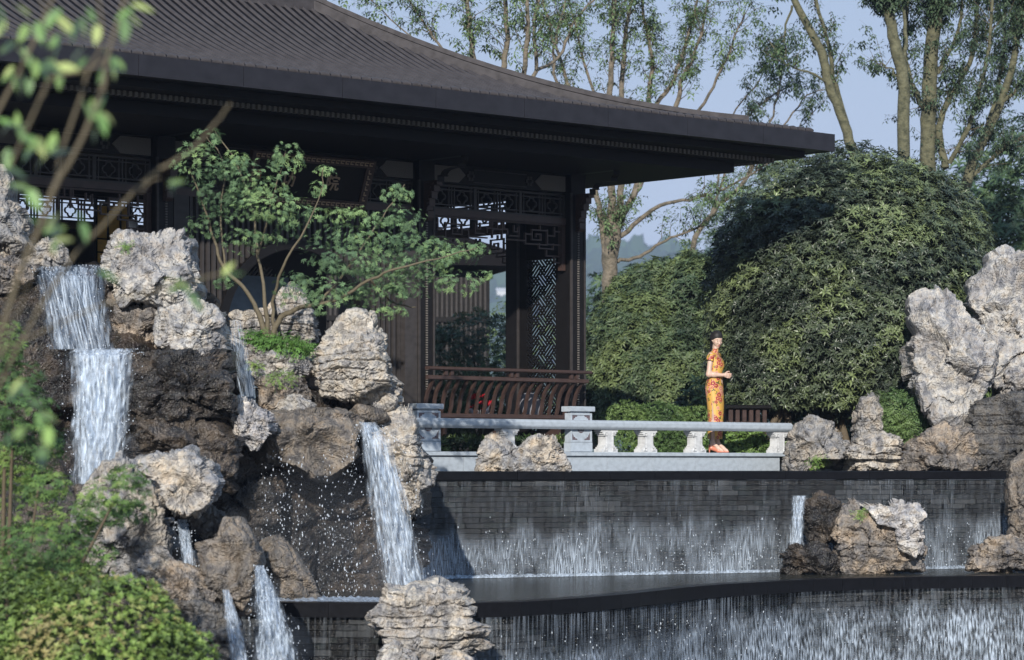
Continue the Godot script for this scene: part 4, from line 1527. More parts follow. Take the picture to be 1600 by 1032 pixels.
func rock(called: String, label: String, outline: Array, depth: float, thick: float, look: String, group := "rocks of the waterfall", boxy := 0.62, size := 1.0) -> MeshInstance3D:
	rock_count += 1
	var seed_ := 100 + rock_count * 7
	var L: Array = ROCK_LOOK[look]
	var poly := PackedVector2Array()
	for q in outline:
		var p := P(q[0], q[1], depth)
		poly.append(Vector2(p.x, p.y))
	var area := 0.0
	var cen := Vector2.ZERO
	for k in poly.size():
		var a := poly[k]
		var b := poly[(k + 1) % poly.size()]
		var w := a.cross(b)
		area += w
		cen += (a + b) * w
	cen /= 3.0 * area
	var mean := sqrt(absf(area) / 2.0 / PI)
	# reach in each direction, from the outline
	var NU := 190 if L[5] > 0.0 else 140
	var reach := PackedFloat32Array()
	for k in NU:
		var d := Vector2.from_angle(TAU * k / NU)
		var best := mean * 0.3
		for j in poly.size():
			var a := poly[j] - cen
			var e := poly[(j + 1) % poly.size()] - poly[j]
			var den := d.cross(e)
			if absf(den) < 1e-9:
				continue
			var t := a.cross(e) / den
			var u := a.cross(d) / den
			if u >= 0 and u <= 1 and t > best:
				best = t
		reach.append(best)
	var soft := PackedFloat32Array()
	for k in NU:
		soft.append((reach[k] * 2 + reach[(k + 1) % NU] + reach[(k + NU - 1) % NU]) / 4)
	var n1 := noise(seed_, 0.8 / maxf(mean, 0.3), 2)
	var n2 := noise(seed_ + 1, 2.3, 4)
	n2.fractal_type = FastNoiseLite.FRACTAL_RIDGED
	var n3 := noise(seed_ + 2, L[4] / maxf(mean, 0.35) * 0.95, 1, FastNoiseLite.TYPE_CELLULAR)
	n3.cellular_return_type = FastNoiseLite.RETURN_CELL_VALUE
	n3.cellular_jitter = 1.0
	n3.domain_warp_enabled = true
	n3.domain_warp_amplitude = 0.25
	n3.domain_warp_frequency = 1.4
	var n4 := noise(seed_ + 3, 9.0, 3)
	var n5 := noise(seed_ + 4, 1.1, 3)
	var n6: FastNoiseLite = n3.duplicate()
	n6.cellular_return_type = FastNoiseLite.RETURN_DISTANCE2_SUB
	var n7 := noise(seed_ + 6, 4.6, 1, FastNoiseLite.TYPE_CELLULAR)
	n7.cellular_return_type = FastNoiseLite.RETURN_DISTANCE
	n7.domain_warp_enabled = true
	n7.domain_warp_amplitude = 0.12
	n7.domain_warp_frequency = 3.0
	var base := Color(L[1][0], L[1][1], L[1][2])
	var second := Color(L[2][0], L[2][1], L[2][2])
	var amp: float = L[3] * (0.35 + 0.65 * minf(mean, 1.2)) * size
	var fine: float = L[7]
	var N := 124 if L[5] > 0.0 else 96  # squares across the front, spread over it without a pole
	var rings := 8
	var v := PackedVector3Array()
	var c := PackedColorArray()
	var mid := Vector3(cen.x, cen.y, -depth)
	# flat faces: planes that cut the lump, most of them turned to the front and the top
	var rr := RandomNumberGenerator.new()
	rr.seed = seed_
	var cuts := []
	for k in 26:
		var nn := Vector3(rr.randfn(), rr.randfn() * 0.9 + 0.15, absf(rr.randfn()) * 0.9 - 0.1).normalized()
		var far := 0.0
		for j in range(0, NU, 3):
			var a := TAU * j / NU
			for q in 7:
				var psi := PI / 2 * q / 6.0
				var cp := pow(cos(psi) + 1e-6, boxy)
				far = maxf(far, nn.dot(Vector3(cos(a) * soft[j] * cp, sin(a) * soft[j] * cp, thick * pow(sin(psi), boxy + 0.15))))
		var flatness := sqrt(nn.x * nn.x + nn.y * nn.y)
		cuts.append([nn, far * rr.randf_range(0.66, 0.9) if flatness < 0.8 else far * rr.randf_range(0.86, 0.99)])
	var spots := []
	for j in N + 1:
		for i in N + 1:
			var x := 2.0 * i / N - 1.0
			var y := 2.0 * j / N - 1.0
			var rad := x
			var ang := 0.0
			if absf(x) > absf(y):
				ang = PI / 4 * y / x
			elif y != 0.0:
				rad = y
				ang = PI / 2 - PI / 4 * x / y
			if rad < 0:
				ang += PI
			spots.append(Vector3(fposmod(ang, TAU), sin(PI / 2 * absf(rad)), 1.0))
	var rim := PackedInt32Array()  # the border of the square, anticlockwise
	for k in N:
		rim.append(k)
	for k in N:
		rim.append(k * (N + 1) + N)
	for k in N:
		rim.append(N * (N + 1) + N - k)
	for k in N:
		rim.append((N - k) * (N + 1))
	for r in rings:
		for k in rim.size():
			spots.append(Vector3(spots[rim[k]].x, cos(PI / 2 * (r + 1.0) / rings), -1.0))
	for spot: Vector3 in spots:
		var a: float = spot.x
		var cp: float = spot.y
		var psi: float = acos(clampf(pow(maxf(cp, 0.0), 1.0 / boxy), 0, 1)) * spot.z
		var sp: float = pow(absf(sin(psi)), boxy + 0.15) * signf(psi)
		var slot := a / TAU * NU
		var kk := int(slot) % NU
		var R := lerpf(soft[kk], soft[(kk + 1) % NU], slot - int(slot))
		var o := Vector3(cos(a) * R * cp, sin(a) * R * cp, thick * sp)
		var dir0 := Vector3(o.x / (R * R), o.y / (R * R), o.z / (thick * thick)).normalized()
		if psi > 0:
			for q in cuts:
				var over: float = q[0].dot(o) - q[1]
				if over > 0:
					o -= q[0] * over
		var p := mid + o
		var dir := dir0
		var w1 := n1.get_noise_3dv(p)
		if psi > 0:
			p.z += thick * sp * 0.3 * w1
		var d := amp * 1.1 * (n3.get_noise_3dv(p) * 0.75 + w1 * 0.3) + amp * 0.38 * n2.get_noise_3dv(p)
		var crack := n6.get_noise_3dv(p) + 1.0
		d -= amp * 1.3 * (1.0 - smoothstep(0.0, 0.13, crack)) * clampf(0.7 + w1 * 1.5, 0.15, 1)
		if L[0] == "rock":
			d -= minf(amp * 0.9, 0.05) * (1.0 - smoothstep(-0.86, -0.6, n7.get_noise_3dv(p))) * step_up(n5.get_noise_3dv(p * 1.7))
		if L[5] > 0.0:
			var q: float = (p.y + 0.09 * n5.get_noise_3dv(p) + 0.02 * p.x) / L[5] + seed_ * 0.37
			var f := q - floorf(q)
			var layer := floorf(q)
			var own := n1.get_noise_2d(layer * 37.0, p.x * 2.0 / maxf(mean, 0.3) + layer * 5.0)
			var flat := Vector3(dir.x, 0, dir.z)
			p += flat * L[6] * size * ((smoothstep(0.0, 0.2, f) * smoothstep(1.0, 0.86, f) - 0.8) * (0.75 + 0.5 * w1) + own * 0.45) * (1.0 - 0.6 * absf(dir.y))
		d += fine * n4.get_noise_3dv(p) * 0.5
		# keep the traced outline: pull the displacement in at the rim
		p += dir * d
		v.append(p - mid)
		var t := smoothstep(-0.12, 0.3, n5.get_noise_3dv(p * 1.3) + 0.25 * n2.get_noise_3dv(p * 0.7))
		var g := 0.86 + 0.28 * n4.get_noise_3dv(p * 0.6)
		var cc := base.lerp(second, t) * g
		cc.a = 1.0
		c.append(cc)
	var idx := PackedInt32Array()
	for j in N:
		for i in N:
			var a := j * (N + 1) + i
			idx.append_array([a, a + N + 2, a + 1, a, a + N + 1, a + N + 2])
	var m4 := rim.size()
	var first := (N + 1) * (N + 1)
	for r in rings:
		for k in m4:
			var l := (k + 1) % m4
			var a0: int = rim[k] if r == 0 else first + (r - 1) * m4 + k
			var a1: int = rim[l] if r == 0 else first + (r - 1) * m4 + l
			var b0 := first + r * m4 + k
			var b1 := first + r * m4 + l
			idx.append_array([a0, a1, b1, a0, b1, b0])
	var nrm := smooth_normals(v, idx)
	var fv := PackedVector3Array()
	var fn := PackedVector3Array()
	var fc := PackedColorArray()
	fv.resize(idx.size())
	fn.resize(idx.size())
	fc.resize(idx.size())
	for k in range(0, idx.size(), 3):
		var face := (v[idx[k + 2]] - v[idx[k]]).cross(v[idx[k + 1]] - v[idx[k]]).normalized()
		for e in 3:
			var j := idx[k + e]
			fv[k + e] = v[j]
			fn[k + e] = (nrm[j] + face * 0.9).normalized()
			fc[k + e] = c[j]
	var arr := []
	arr.resize(Mesh.ARRAY_MAX)
	arr[Mesh.ARRAY_VERTEX] = fv
	arr[Mesh.ARRAY_NORMAL] = fn
	arr[Mesh.ARRAY_COLOR] = fc
	var m := ArrayMesh.new()
	m.add_surface_from_arrays(Mesh.PRIMITIVE_TRIANGLES, arr)
	var o := part(self, called, m, M[L[0]], Transform3D(Basis(), mid))
	tag(o, label, "rock", group)
	return o


func step_up(x: float) -> float:
	return smoothstep(-0.05, 0.15, x)


func rocks() -> void:
	# the rockery on the left, from the back to the front
	rock("cliff_rock", "big dark wet rock face behind the frothy left fall", [[-60, 450], [40, 405], [200, 415], [330, 470], [370, 560], [380, 660], [350, 760], [260, 840], [100, 900], [-60, 900]], 31.2, 1.6, "cliff", "dark wet rock faces of the rockery", 0.5)
	rock("cliff_rock", "dark dripping hollow under the brown overhang behind the drips", [[330, 640], [450, 600], [600, 640], [660, 720], [660, 930], [560, 1000], [400, 1000], [320, 850]], 31.9, 1.2, "cliff", "dark wet rock faces of the rockery", 0.45)
	rock("cliff_rock", "brown layered wet ledge under the white lump of the rockery", [[330, 690], [400, 690], [440, 760], [430, 860], [370, 880], [320, 820]], 30.6, 0.7, "dark", "dark wet rock faces of the rockery")
	rock("cliff_rock", "wet lower bank of the rockery below the foliage at the left edge", [[-60, 760], [120, 780], [260, 830], [330, 900], [380, 1060], [200, 1090], [-60, 1090]], 28.2, 1.2, "dark", "dark wet rock faces of the rockery", 0.5)
	rock("boulder", "pale rock with holes standing behind the maple trunk", [[362, 500], [372, 488], [420, 484], [452, 440], [470, 450], [500, 520], [480, 545], [380, 545]], 33.0, 0.5, "layered")
	rock("boulder", "small pale block left of the maple trunk on the ledge", [[356, 492], [372, 486], [404, 492], [404, 528], [360, 528]], 32.2, 0.3, "layered")
	rock("boulder", "tall shaded craggy rock cut by the left edge", [[-50, 240], [8, 262], [22, 290], [12, 312], [30, 322], [44, 350], [40, 372], [70, 400], [84, 420], [-50, 440]], 30.3, 0.6, "grey")
	rock("boulder", "small grey pointed rock above the lip of the top left fall", [[48, 412], [60, 382], [84, 374], [104, 392], [108, 418], [80, 424]], 30.2, 0.3, "grey")
	rock("boulder", "flat rough ledge stone beside the lip of the top left fall", [[-40, 410], [30, 404], [60, 414], [56, 440], [20, 460], [-40, 470]], 29.9, 0.4, "damp")
	rock("boulder", "stained wall of rock left of the top fall", [[-50, 440], [40, 430], [60, 470], [76, 548], [96, 600], [90, 700], [110, 800], [-50, 820]], 29.9, 0.5, "dark")
	rock("boulder", "large flat topped pale boulder, highest of the rockery", [[164, 402], [174, 370], [196, 360], [240, 362], [288, 366], [300, 384], [300, 420], [316, 452], [312, 478], [262, 494], [246, 480], [214, 474], [200, 490], [176, 470], [166, 440]], 30.4, 0.75, "pale", "rocks of the waterfall", 0.5)
	rock("boulder", "shadowed brown rock wedged under the flat topped boulder", [[170, 455], [200, 480], [250, 478], [262, 520], [240, 560], [190, 556], [172, 520]], 30.3, 0.4, "damp")
	rock("boulder", "rounded dry rock with a fluted top beside the side trickle", [[246, 492], [272, 476], [320, 470], [348, 488], [354, 520], [360, 552], [330, 566], [262, 562], [250, 530]], 29.9, 0.55, "pale", "rocks of the waterfall", 0.6)
	rock("boulder", "wide dark splashed block right of the frothy left fall", [[204, 552], [250, 548], [330, 552], [362, 552], [366, 590], [358, 626], [368, 650], [320, 664], [250, 660], [206, 668]], 29.5, 0.65, "dark", "rocks of the waterfall", 0.45)
	rock("boulder", "wet angular block low between the left fall and the white lump", [[200, 660], [260, 650], [340, 655], [370, 690], [360, 760], [300, 775], [230, 740], [195, 720]], 29.3, 0.6, "dark", "rocks of the waterfall", 0.5)
	rock("boulder", "long grey speckled rock carrying the planted ledge under the maple", [[352, 520], [380, 534], [420, 548], [470, 556], [492, 562], [488, 590], [440, 606], [410, 598], [384, 570], [356, 548]], 31.2, 0.5, "pale")
	rock("boulder", "pitted damp rock with ferns below the planted ledge", [[398, 600], [420, 584], [470, 592], [482, 612], [478, 640], [440, 652], [404, 640]], 31.0, 0.4, "damp")
	rock("boulder", "tall layered pale crag right of the maple", [[484, 556], [500, 540], [500, 528], [520, 512], [528, 494], [556, 484], [586, 492], [588, 512], [598, 528], [604, 560], [604, 582], [624, 598], [628, 630], [600, 640], [560, 634], [500, 622], [486, 588]], 31.3, 0.7, "layered", "rocks of the waterfall", 0.55)
	rock("boulder", "pale crag wall right of the main fall, stepping down to the balustrade", [[578, 650], [600, 636], [640, 636], [652, 662], [656, 694], [678, 736], [676, 758], [658, 770], [660, 790], [640, 818], [630, 800], [618, 760], [602, 720], [580, 690]], 31.4, 0.6, "layered", "rocks of the waterfall", 0.55)
	rock("boulder", "smooth dark brown overhang spilling the main fall", [[384, 668], [420, 640], [470, 638], [530, 640], [566, 652], [574, 672], [560, 690], [566, 712], [540, 734], [510, 756], [480, 744], [440, 728], [410, 730], [380, 760], [366, 720]], 30.6, 0.75, "brown", "rocks of the waterfall", 0.6)
	rock("boulder", "bright white jagged lump hanging left of the brown overhang", [[350, 646], [364, 622], [384, 622], [398, 640], [422, 648], [424, 672], [412, 690], [400, 712], [384, 690], [360, 684]], 29.7, 0.35, "white")
	rock("boulder", "grey craggy slope left of the bright front boulder", [[150, 740], [190, 712], [226, 714], [244, 760], [262, 810], [256, 870], [236, 920], [180, 916], [140, 880], [120, 820]], 26.9, 0.6, "grey")
	rock("boulder", "shaded block with a tan face low in the rockery", [[214, 868], [250, 856], [270, 880], [262, 910], [230, 920], [206, 900]], 26.6, 0.3, "tan")
	rock("boulder", "bright front boulder with a tan broken face", [[214, 720], [250, 706], [296, 694], [316, 716], [334, 728], [344, 756], [338, 782], [308, 806], [278, 806], [254, 786], [246, 756]], 26.3, 0.55, "tan", "rocks of the waterfall", 0.55)
	rock("boulder", "wet smooth humped rock above the lower blue fall", [[308, 850], [344, 840], [350, 812], [374, 806], [392, 830], [412, 880], [404, 896], [402, 930], [392, 960], [360, 946], [330, 920], [312, 890]], 26.0, 0.45, "brown")
	rock("boulder", "reddish wet ledge beneath the small blue spill", [[246, 890], [272, 878], [310, 892], [350, 926], [344, 960], [300, 950], [256, 930]], 26.0, 0.4, "damp")
	rock("boulder", "dark slab beside the round clipped shrub at the bottom", [[262, 930], [320, 936], [362, 946], [378, 980], [376, 1060], [300, 1070], [260, 1000]], 25.7, 0.5, "slab", "rocks of the waterfall", 0.5)
	rock("boulder", "wet brown base rock under the dripping hollow", [[396, 850], [440, 836], [470, 880], [500, 930], [520, 950], [420, 960], [402, 910]], 29.2, 0.4, "brown")
	rock("boulder", "layered tan rock standing in front of the lower lip", [[574, 966], [596, 950], [602, 912], [636, 918], [650, 910], [684, 904], [706, 914], [722, 912], [736, 930], [740, 952], [736, 970], [764, 980], [762, 1012], [740, 1024], [700, 1040], [620, 1050], [606, 1000]], 27.6, 0.65, "layered", "rocks of the waterfall", 0.5, 1.15)
	rock("boulder", "small pale stone at the picture's foot, left under the layered tan rock", [[584, 1044], [592, 1018], [616, 1004], [644, 1012], [662, 1044]], 27.0, 0.3, "pale")
	rock("boulder", "small tan stone at the picture's foot, right under the layered tan rock", [[676, 1046], [690, 1022], [716, 1018], [740, 1030], [748, 1048]], 26.9, 0.25, "tan")
	rock("boulder", "grey shaded stone between the bright front boulder and the wet humped rock", [[296, 800], [330, 790], [356, 800], [352, 830], [318, 846], [300, 830]], 26.8, 0.25, "slab")
	rock("boulder", "small pale stone on the ledge between the white lump and the layered crag", [[430, 640], [444, 622], [470, 618], [492, 630], [496, 646], [460, 652]], 30.7, 0.25, "pale")
	rock("boulder", "brown wedge of rock under the layered crag beside the main fall's lip", [[540, 646], [560, 632], [600, 638], [612, 656], [584, 664], [556, 660]], 31.0, 0.3, "brown")
	# the channel
	rock("boulder", "low two peaked tan rock in front of the balustrade plinth", [[740, 742], [748, 708], [762, 684], [776, 676], [792, 688], [806, 708], [814, 742]], 35.6, 0.4, "tan", "rocks in the channel")
	rock("boulder", "broad greyish peak of rock right of its twin before the plinth", [[790, 742], [800, 704], [824, 684], [846, 676], [866, 684], [880, 706], [894, 742]], 35.5, 0.4, "tan", "rocks in the channel")
	# the rocks on the right
	var g := "rocks at the right end of the balustrade"
	rock("boulder", "grey striped boulder touching the right end of the rail", [[1224, 735], [1228, 696], [1244, 666], [1268, 651], [1296, 658], [1318, 680], [1332, 700], [1330, 735]], 39.6, 0.6, "grey", g)
	rock("boulder", "low pale boulder between the grey striped boulder and the small shrub", [[1318, 738], [1324, 700], [1346, 682], [1380, 674], [1408, 686], [1410, 738]], 39.0, 0.5, "layered", g)
	rock("boulder", "upright rounded grey stone half behind the small shrub", [[1334, 690], [1336, 650], [1346, 622], [1366, 614], [1384, 640], [1384, 690]], 39.5, 0.3, "grey", g)
	rock("boulder", "brown gnarled stones at the foot of the tall pale crag", [[1396, 738], [1410, 704], [1440, 680], [1470, 664], [1510, 672], [1530, 700], [1540, 738]], 38.7, 0.6, "damp", g)
	rock("boulder", "tall pale crag with a hollow on the right", [[1418, 560], [1414, 540], [1428, 520], [1416, 500], [1420, 460], [1440, 448], [1470, 446], [1490, 460], [1502, 470], [1520, 490], [1540, 520], [1554, 540], [1552, 590], [1530, 630], [1500, 680], [1480, 700], [1440, 640], [1424, 600]], 39.3, 0.8, "pale", g, 0.55, 1.2)
	rock("boulder", "highest pale crag cut by the right edge", [[1514, 470], [1518, 440], [1538, 425], [1552, 392], [1576, 386], [1600, 400], [1660, 380], [1700, 500], [1690, 640], [1560, 660], [1540, 560], [1524, 510]], 39.9, 0.9, "pale", g, 0.5, 1.2)
	rock("boulder", "dark layered shaded rock below the highest crag", [[1500, 738], [1500, 680], [1512, 628], [1560, 616], [1660, 610], [1680, 738]], 38.9, 0.6, "slab", g, 0.45)
	g = "rocks at the slate wall"
	rock("boulder", "dark knob of rock with a thin fall over its ledge", [[1252, 796], [1256, 780], [1284, 774], [1310, 782], [1310, 810], [1290, 860], [1266, 850]], 36.4, 0.35, "dark", g)
	rock("boulder", "brown wet rock standing against the slate wall", [[1300, 896], [1304, 800], [1330, 780], [1360, 790], [1400, 800], [1436, 840], [1450, 896]], 36.3, 0.5, "damp", g, 0.5)
	rock("boulder", "dry pale slab leaning on the brown wet rock at the slate wall", [[1344, 786], [1372, 788], [1420, 786], [1440, 798], [1440, 830], [1446, 866], [1424, 868], [1400, 852], [1396, 826], [1366, 818]], 36.0, 0.3, "white", g, 0.55)
	rock("boulder", "low dark stone at the foot of the thin rock fall", [[1220, 898], [1224, 868], [1240, 854], [1276, 852], [1304, 868], [1306, 898]], 36.0, 0.35, "dark", g)
	rock("boulder", "low wet stone by the slate wall near the right edge", [[1512, 892], [1520, 858], [1540, 842], [1580, 838], [1620, 850], [1640, 892]], 36.6, 0.4, "damp", g)
	rock("boulder", "brown wet rock closing the right end of the slate wall", [[1576, 860], [1572, 760], [1582, 722], [1610, 700], [1680, 690], [1690, 870]], 37.4, 0.5, "brown", g)


# ---------------------------------------------------------------- plants
func leaf_into(g: Geo, x: Transform3D, l: float, w: float, droop: float) -> void:  # lies along +z, face up
	var a := x * Vector3.ZERO
	var m := x * Vector3(0, 0.0, l * 0.45)
	var p := x * Vector3(-w / 2, w * 0.18, l * 0.45)
	var q := x * Vector3(w / 2, w * 0.18, l * 0.45)
	var t := x * Vector3(0, -droop * l, l)
	g.tri(a, p, m)
	g.tri(a, m, q)
	g.tri(p, t, m)
	g.tri(m, t, q)


func whorl(n: int, l: float, w: float, rise: float, droop: float, seed_: int) -> ArrayMesh:
	var r := RandomNumberGenerator.new()
	r.seed = seed_
	var g := Geo.new()
	for k in n:
		var s := r.randf_range(0.7, 1.1)
		var b := Basis(Vector3.UP, TAU * (k + r.randf_range(-0.3, 0.3)) / n) * Basis(Vector3.RIGHT, -rise + r.randf_range(-0.3, 0.3))
		leaf_into(g, Transform3D(b, Vector3(0, -0.02 * l * k, 0)), l * s, w * s, droop)
	return g.mesh()


func palmate(l: float) -> ArrayMesh:
	var g := Geo.new()
	for k in 7:
		var a := deg_to_rad(-126.0 + 42.0 * k)
		var s: float = [0.45, 0.75, 0.95, 1.05, 0.95, 0.75, 0.45][k]
		leaf_into(g, Transform3D(Basis(Vector3.UP, a), Vector3.ZERO), l * s, l * 0.2, 0.15)
	return g.mesh()


func sprig(n: int, l: float, leaf: float, w: float, seed_: int, droop := 0.25) -> ArrayMesh:  # a twig end with alternate leaves, along +z
	var r := RandomNumberGenerator.new()
	r.seed = seed_
	var g := Geo.new()
	for k in n:
		var z := l * (k + 0.5) / n
		var b := Basis(Vector3.UP, (1.0 if k % 2 else -1.0) * r.randf_range(0.5, 1.2)) * Basis(Vector3.RIGHT, r.randf_range(-0.2, 0.7))
		leaf_into(g, Transform3D(b, Vector3(0, -0.06 * z, z)), leaf * r.randf_range(0.7, 1.15), w, droop)
	return g.mesh()


func aim(dir: Vector3, spin: float) -> Basis:  # y axis along dir
	var y := dir.normalized()
	var x := y.cross(Vector3(0.31, 0.17, 0.93)).normalized()
	return Basis(x, y, x.cross(y)) * Basis(Vector3.UP, spin)


func aim_z(dir: Vector3) -> Basis:  # z axis along dir, y as near up as it goes
	var z := dir.normalized()
	var x := Vector3.UP.cross(z)
	if x.length() < 0.05:
		x = Vector3.RIGHT
	x = x.normalized()
	return Basis(x, z.cross(x), z)


# leaf clumps over the lumpy skin of some ellipsoids and a little way in
func foliage(root: Node3D, called: String, blobs: Array, mesh: Mesh, m: Material, count: int, size: Vector2, colors: Array, seed_: int, rough := 0.14, low := -99.0, up := 0.45) -> void:
	var n := noise(seed_, 1.6, 3)
	var nc := noise(seed_ + 1, 0.9, 2)
	var total := 0.0
	for b in blobs:
		total += b[1].x * b[1].y
	var where: Array[Transform3D] = []
	var tint := PackedColorArray()
	for b in blobs:
		var c: Vector3 = b[0]
		var r: Vector3 = b[1]
		for k in int(count * r.x * r.y / total):
			var d := Vector3(rng.randfn(), rng.randfn(), rng.randfn()).normalized()
			if d.z < -0.3 and rng.randf() < 0.6:
				d.z = -d.z
			var lump := 1.0 + rough * (n.get_noise_3dv(c + d * r) * 1.6 + 0.5 * n.get_noise_3dv((c + d * r) * 3.0))
			var depth := 1.0 - absf(rng.randfn(0, 0.07)) - (rnd(0.05, 0.35) if rng.randf() < 0.25 else 0.0)
			var p := c + d * r * lump * depth
			if p.y < low:
				continue
			var out := (d / r).normalized()
			var dir := (out * (1.0 - up) + Vector3.UP * up + Vector3(rng.randfn(), rng.randfn(), rng.randfn()) * 0.28).normalized()
			var s := rnd(size.x, size.y)
			where.append(Transform3D(aim(dir, rnd(0, TAU)).scaled(Vector3.ONE * s), p))
			var t := clampf(0.5 + nc.get_noise_3dv(p) * 1.1 + rng.randfn(0, 0.22), 0, 0.999) * (colors.size() - 1)
			var col: Color = colors[int(t)].lerp(colors[int(t) + 1], t - int(t))
			tint.append(col * rnd(0.75, 1.25))
	scatter(root, called, mesh, m, where, tint)


func stems(root: Node3D, called: String, from: Vector3, ends: Array, r: float, m: Material) -> void:
	var g := Geo.new()
	for e in ends:
		var mid: Vector3 = from.lerp(e, 0.5) + Vector3(rnd(-0.1, 0.1), rnd(0.0, 0.15), rnd(-0.1, 0.1))
		g.tube(PackedVector3Array([from, mid, e]), PackedFloat32Array([r, r * 0.7, r * 0.3]), 6)
	part(root, called, g.mesh(), m)


func line3(pts: Array, d: float, wob: float, thin := 1.0) -> Array:  # [px, py, width px (, depth change)] -> points and radii
	var c := Curve3D.new()
	var rad := []
	for k in pts.size():
		var q: Array = pts[k]
		var dd: float = d + (q[3] if q.size() > 3 else 0.0)
		c.add_point(P(q[0], q[1], dd))
		rad.append(q[2] * 0.5 * dd / F * thin)
	for k in pts.size():
		var t := (c.get_point_position(mini(k + 1, pts.size() - 1)) - c.get_point_position(maxi(k - 1, 0))) / 6.0
		c.set_point_in(k, -t)
		c.set_point_out(k, t)
	var out := PackedVector3Array()
	var rr := PackedFloat32Array()
	for k in pts.size() - 1:
		for s in 4:
			var p := c.sample(k, s / 4.0)
			out.append(p + Vector3(rng.randfn(), rng.randfn(), rng.randfn()) * wob)
			rr.append(lerpf(rad[k], rad[k + 1], s / 4.0))
	out.append(c.get_point_position(pts.size() - 1))
	rr.append(rad[-1])
	return [out, rr]


# trunk and limbs drawn as lines, twigs and leaves grown from them
func tree(called: String, label: String, group: String, d: float, trunk: Array, limbs: Array, m: Material, grow: Dictionary, seed_: int) -> Node3D:
	rng.seed = seed_
	var base: Array = line3(trunk, d, 0.012, 0.76)
	var root := thing(called, label, "tree", Vector3.ZERO, group)
	part(root, "trunk", Geo.new().tube(base[0], base[1], 10).mesh(), m)
	var twigs := Geo.new()
	var where: Array[Transform3D] = []
	var tint := PackedColorArray()
	var colors: Array = grow.colors
	var lines := [[base, grow.get("trunk_from", 0.6)]]
	for l in limbs:
		var q: Array = line3(l, d, 0.015, 0.7)
		part(root, "limb", Geo.new().tube(q[0], q[1], 8).mesh(), m)
		lines.append([q, grow.get("from", 0.15)])
	for ln in lines:
		var pts: PackedVector3Array = ln[0][0]
		var rad: PackedFloat32Array = ln[0][1]
		var length := 0.0
		for k in pts.size() - 1:
			length += pts[k].distance_to(pts[k + 1])
		var n := int(length * grow.per_metre)
		for k in n:
			var f := lerpf(ln[1], 1.0, pow(rng.randf(), grow.get("bias", 0.8)))
			var i := mini(int(f * (pts.size() - 1)), pts.size() - 2)
			var at := pts[i].lerp(pts[i + 1], f * (pts.size() - 1) - i)
			var t := (pts[i + 1] - pts[i]).normalized()
			var dir: Vector3 = (t * grow.get("along", 0.7) + Vector3(rng.randfn(), rng.randfn() * 0.6, rng.randfn()).normalized() * 0.9 + Vector3.UP * grow.get("up", 0.25)).normalized()
			var l: float = rnd(grow.twig[0], grow.twig[1])
			var p := PackedVector3Array([at])
			var r := PackedFloat32Array([minf(rad[i] * 0.5, grow.get("twig_r", 0.014))])
			for s in 4:
				dir = (dir + Vector3(rng.randfn(), rng.randfn(), rng.randfn()) * 0.22 + Vector3.UP * grow.get("bend", 0.05)).normalized()
				p.append(p[-1] + dir * l / 4)
				r.append(r[0] * (1.0 - (s + 1) / 4.6))
				if s >= grow.get("bare", 1):
					for j in grow.leaves:
						var o: Vector3 = (dir * 0.6 + Vector3(rng.randfn(), rng.randfn() * 0.7, rng.randfn()) * 0.7 + Vector3.DOWN * grow.get("hang", 0.3)).normalized()
						var sz := rnd(0.7, 1.25)
						where.append(Transform3D(aim_z(o).scaled(Vector3.ONE * sz), p[-1].lerp(p[-2], rng.randf()) + o * 0.02))
						var c: Color = colors[rng.randi_range(0, colors.size() - 1)]
						tint.append(c * rnd(0.7, 1.3))
			twigs.tube(p, r, 4, false)
	if twigs.v.size():
		part(root, "twigs", twigs.mesh(), grow.get("twig_m", M.twig)).set_meta("kind", "stuff")
	scatter(root, "crown", grow.leaf, M.leaf, where, tint)
	return root


func col(r: float, g: float, b: float) -> Color:
	return Color(r, g, b)


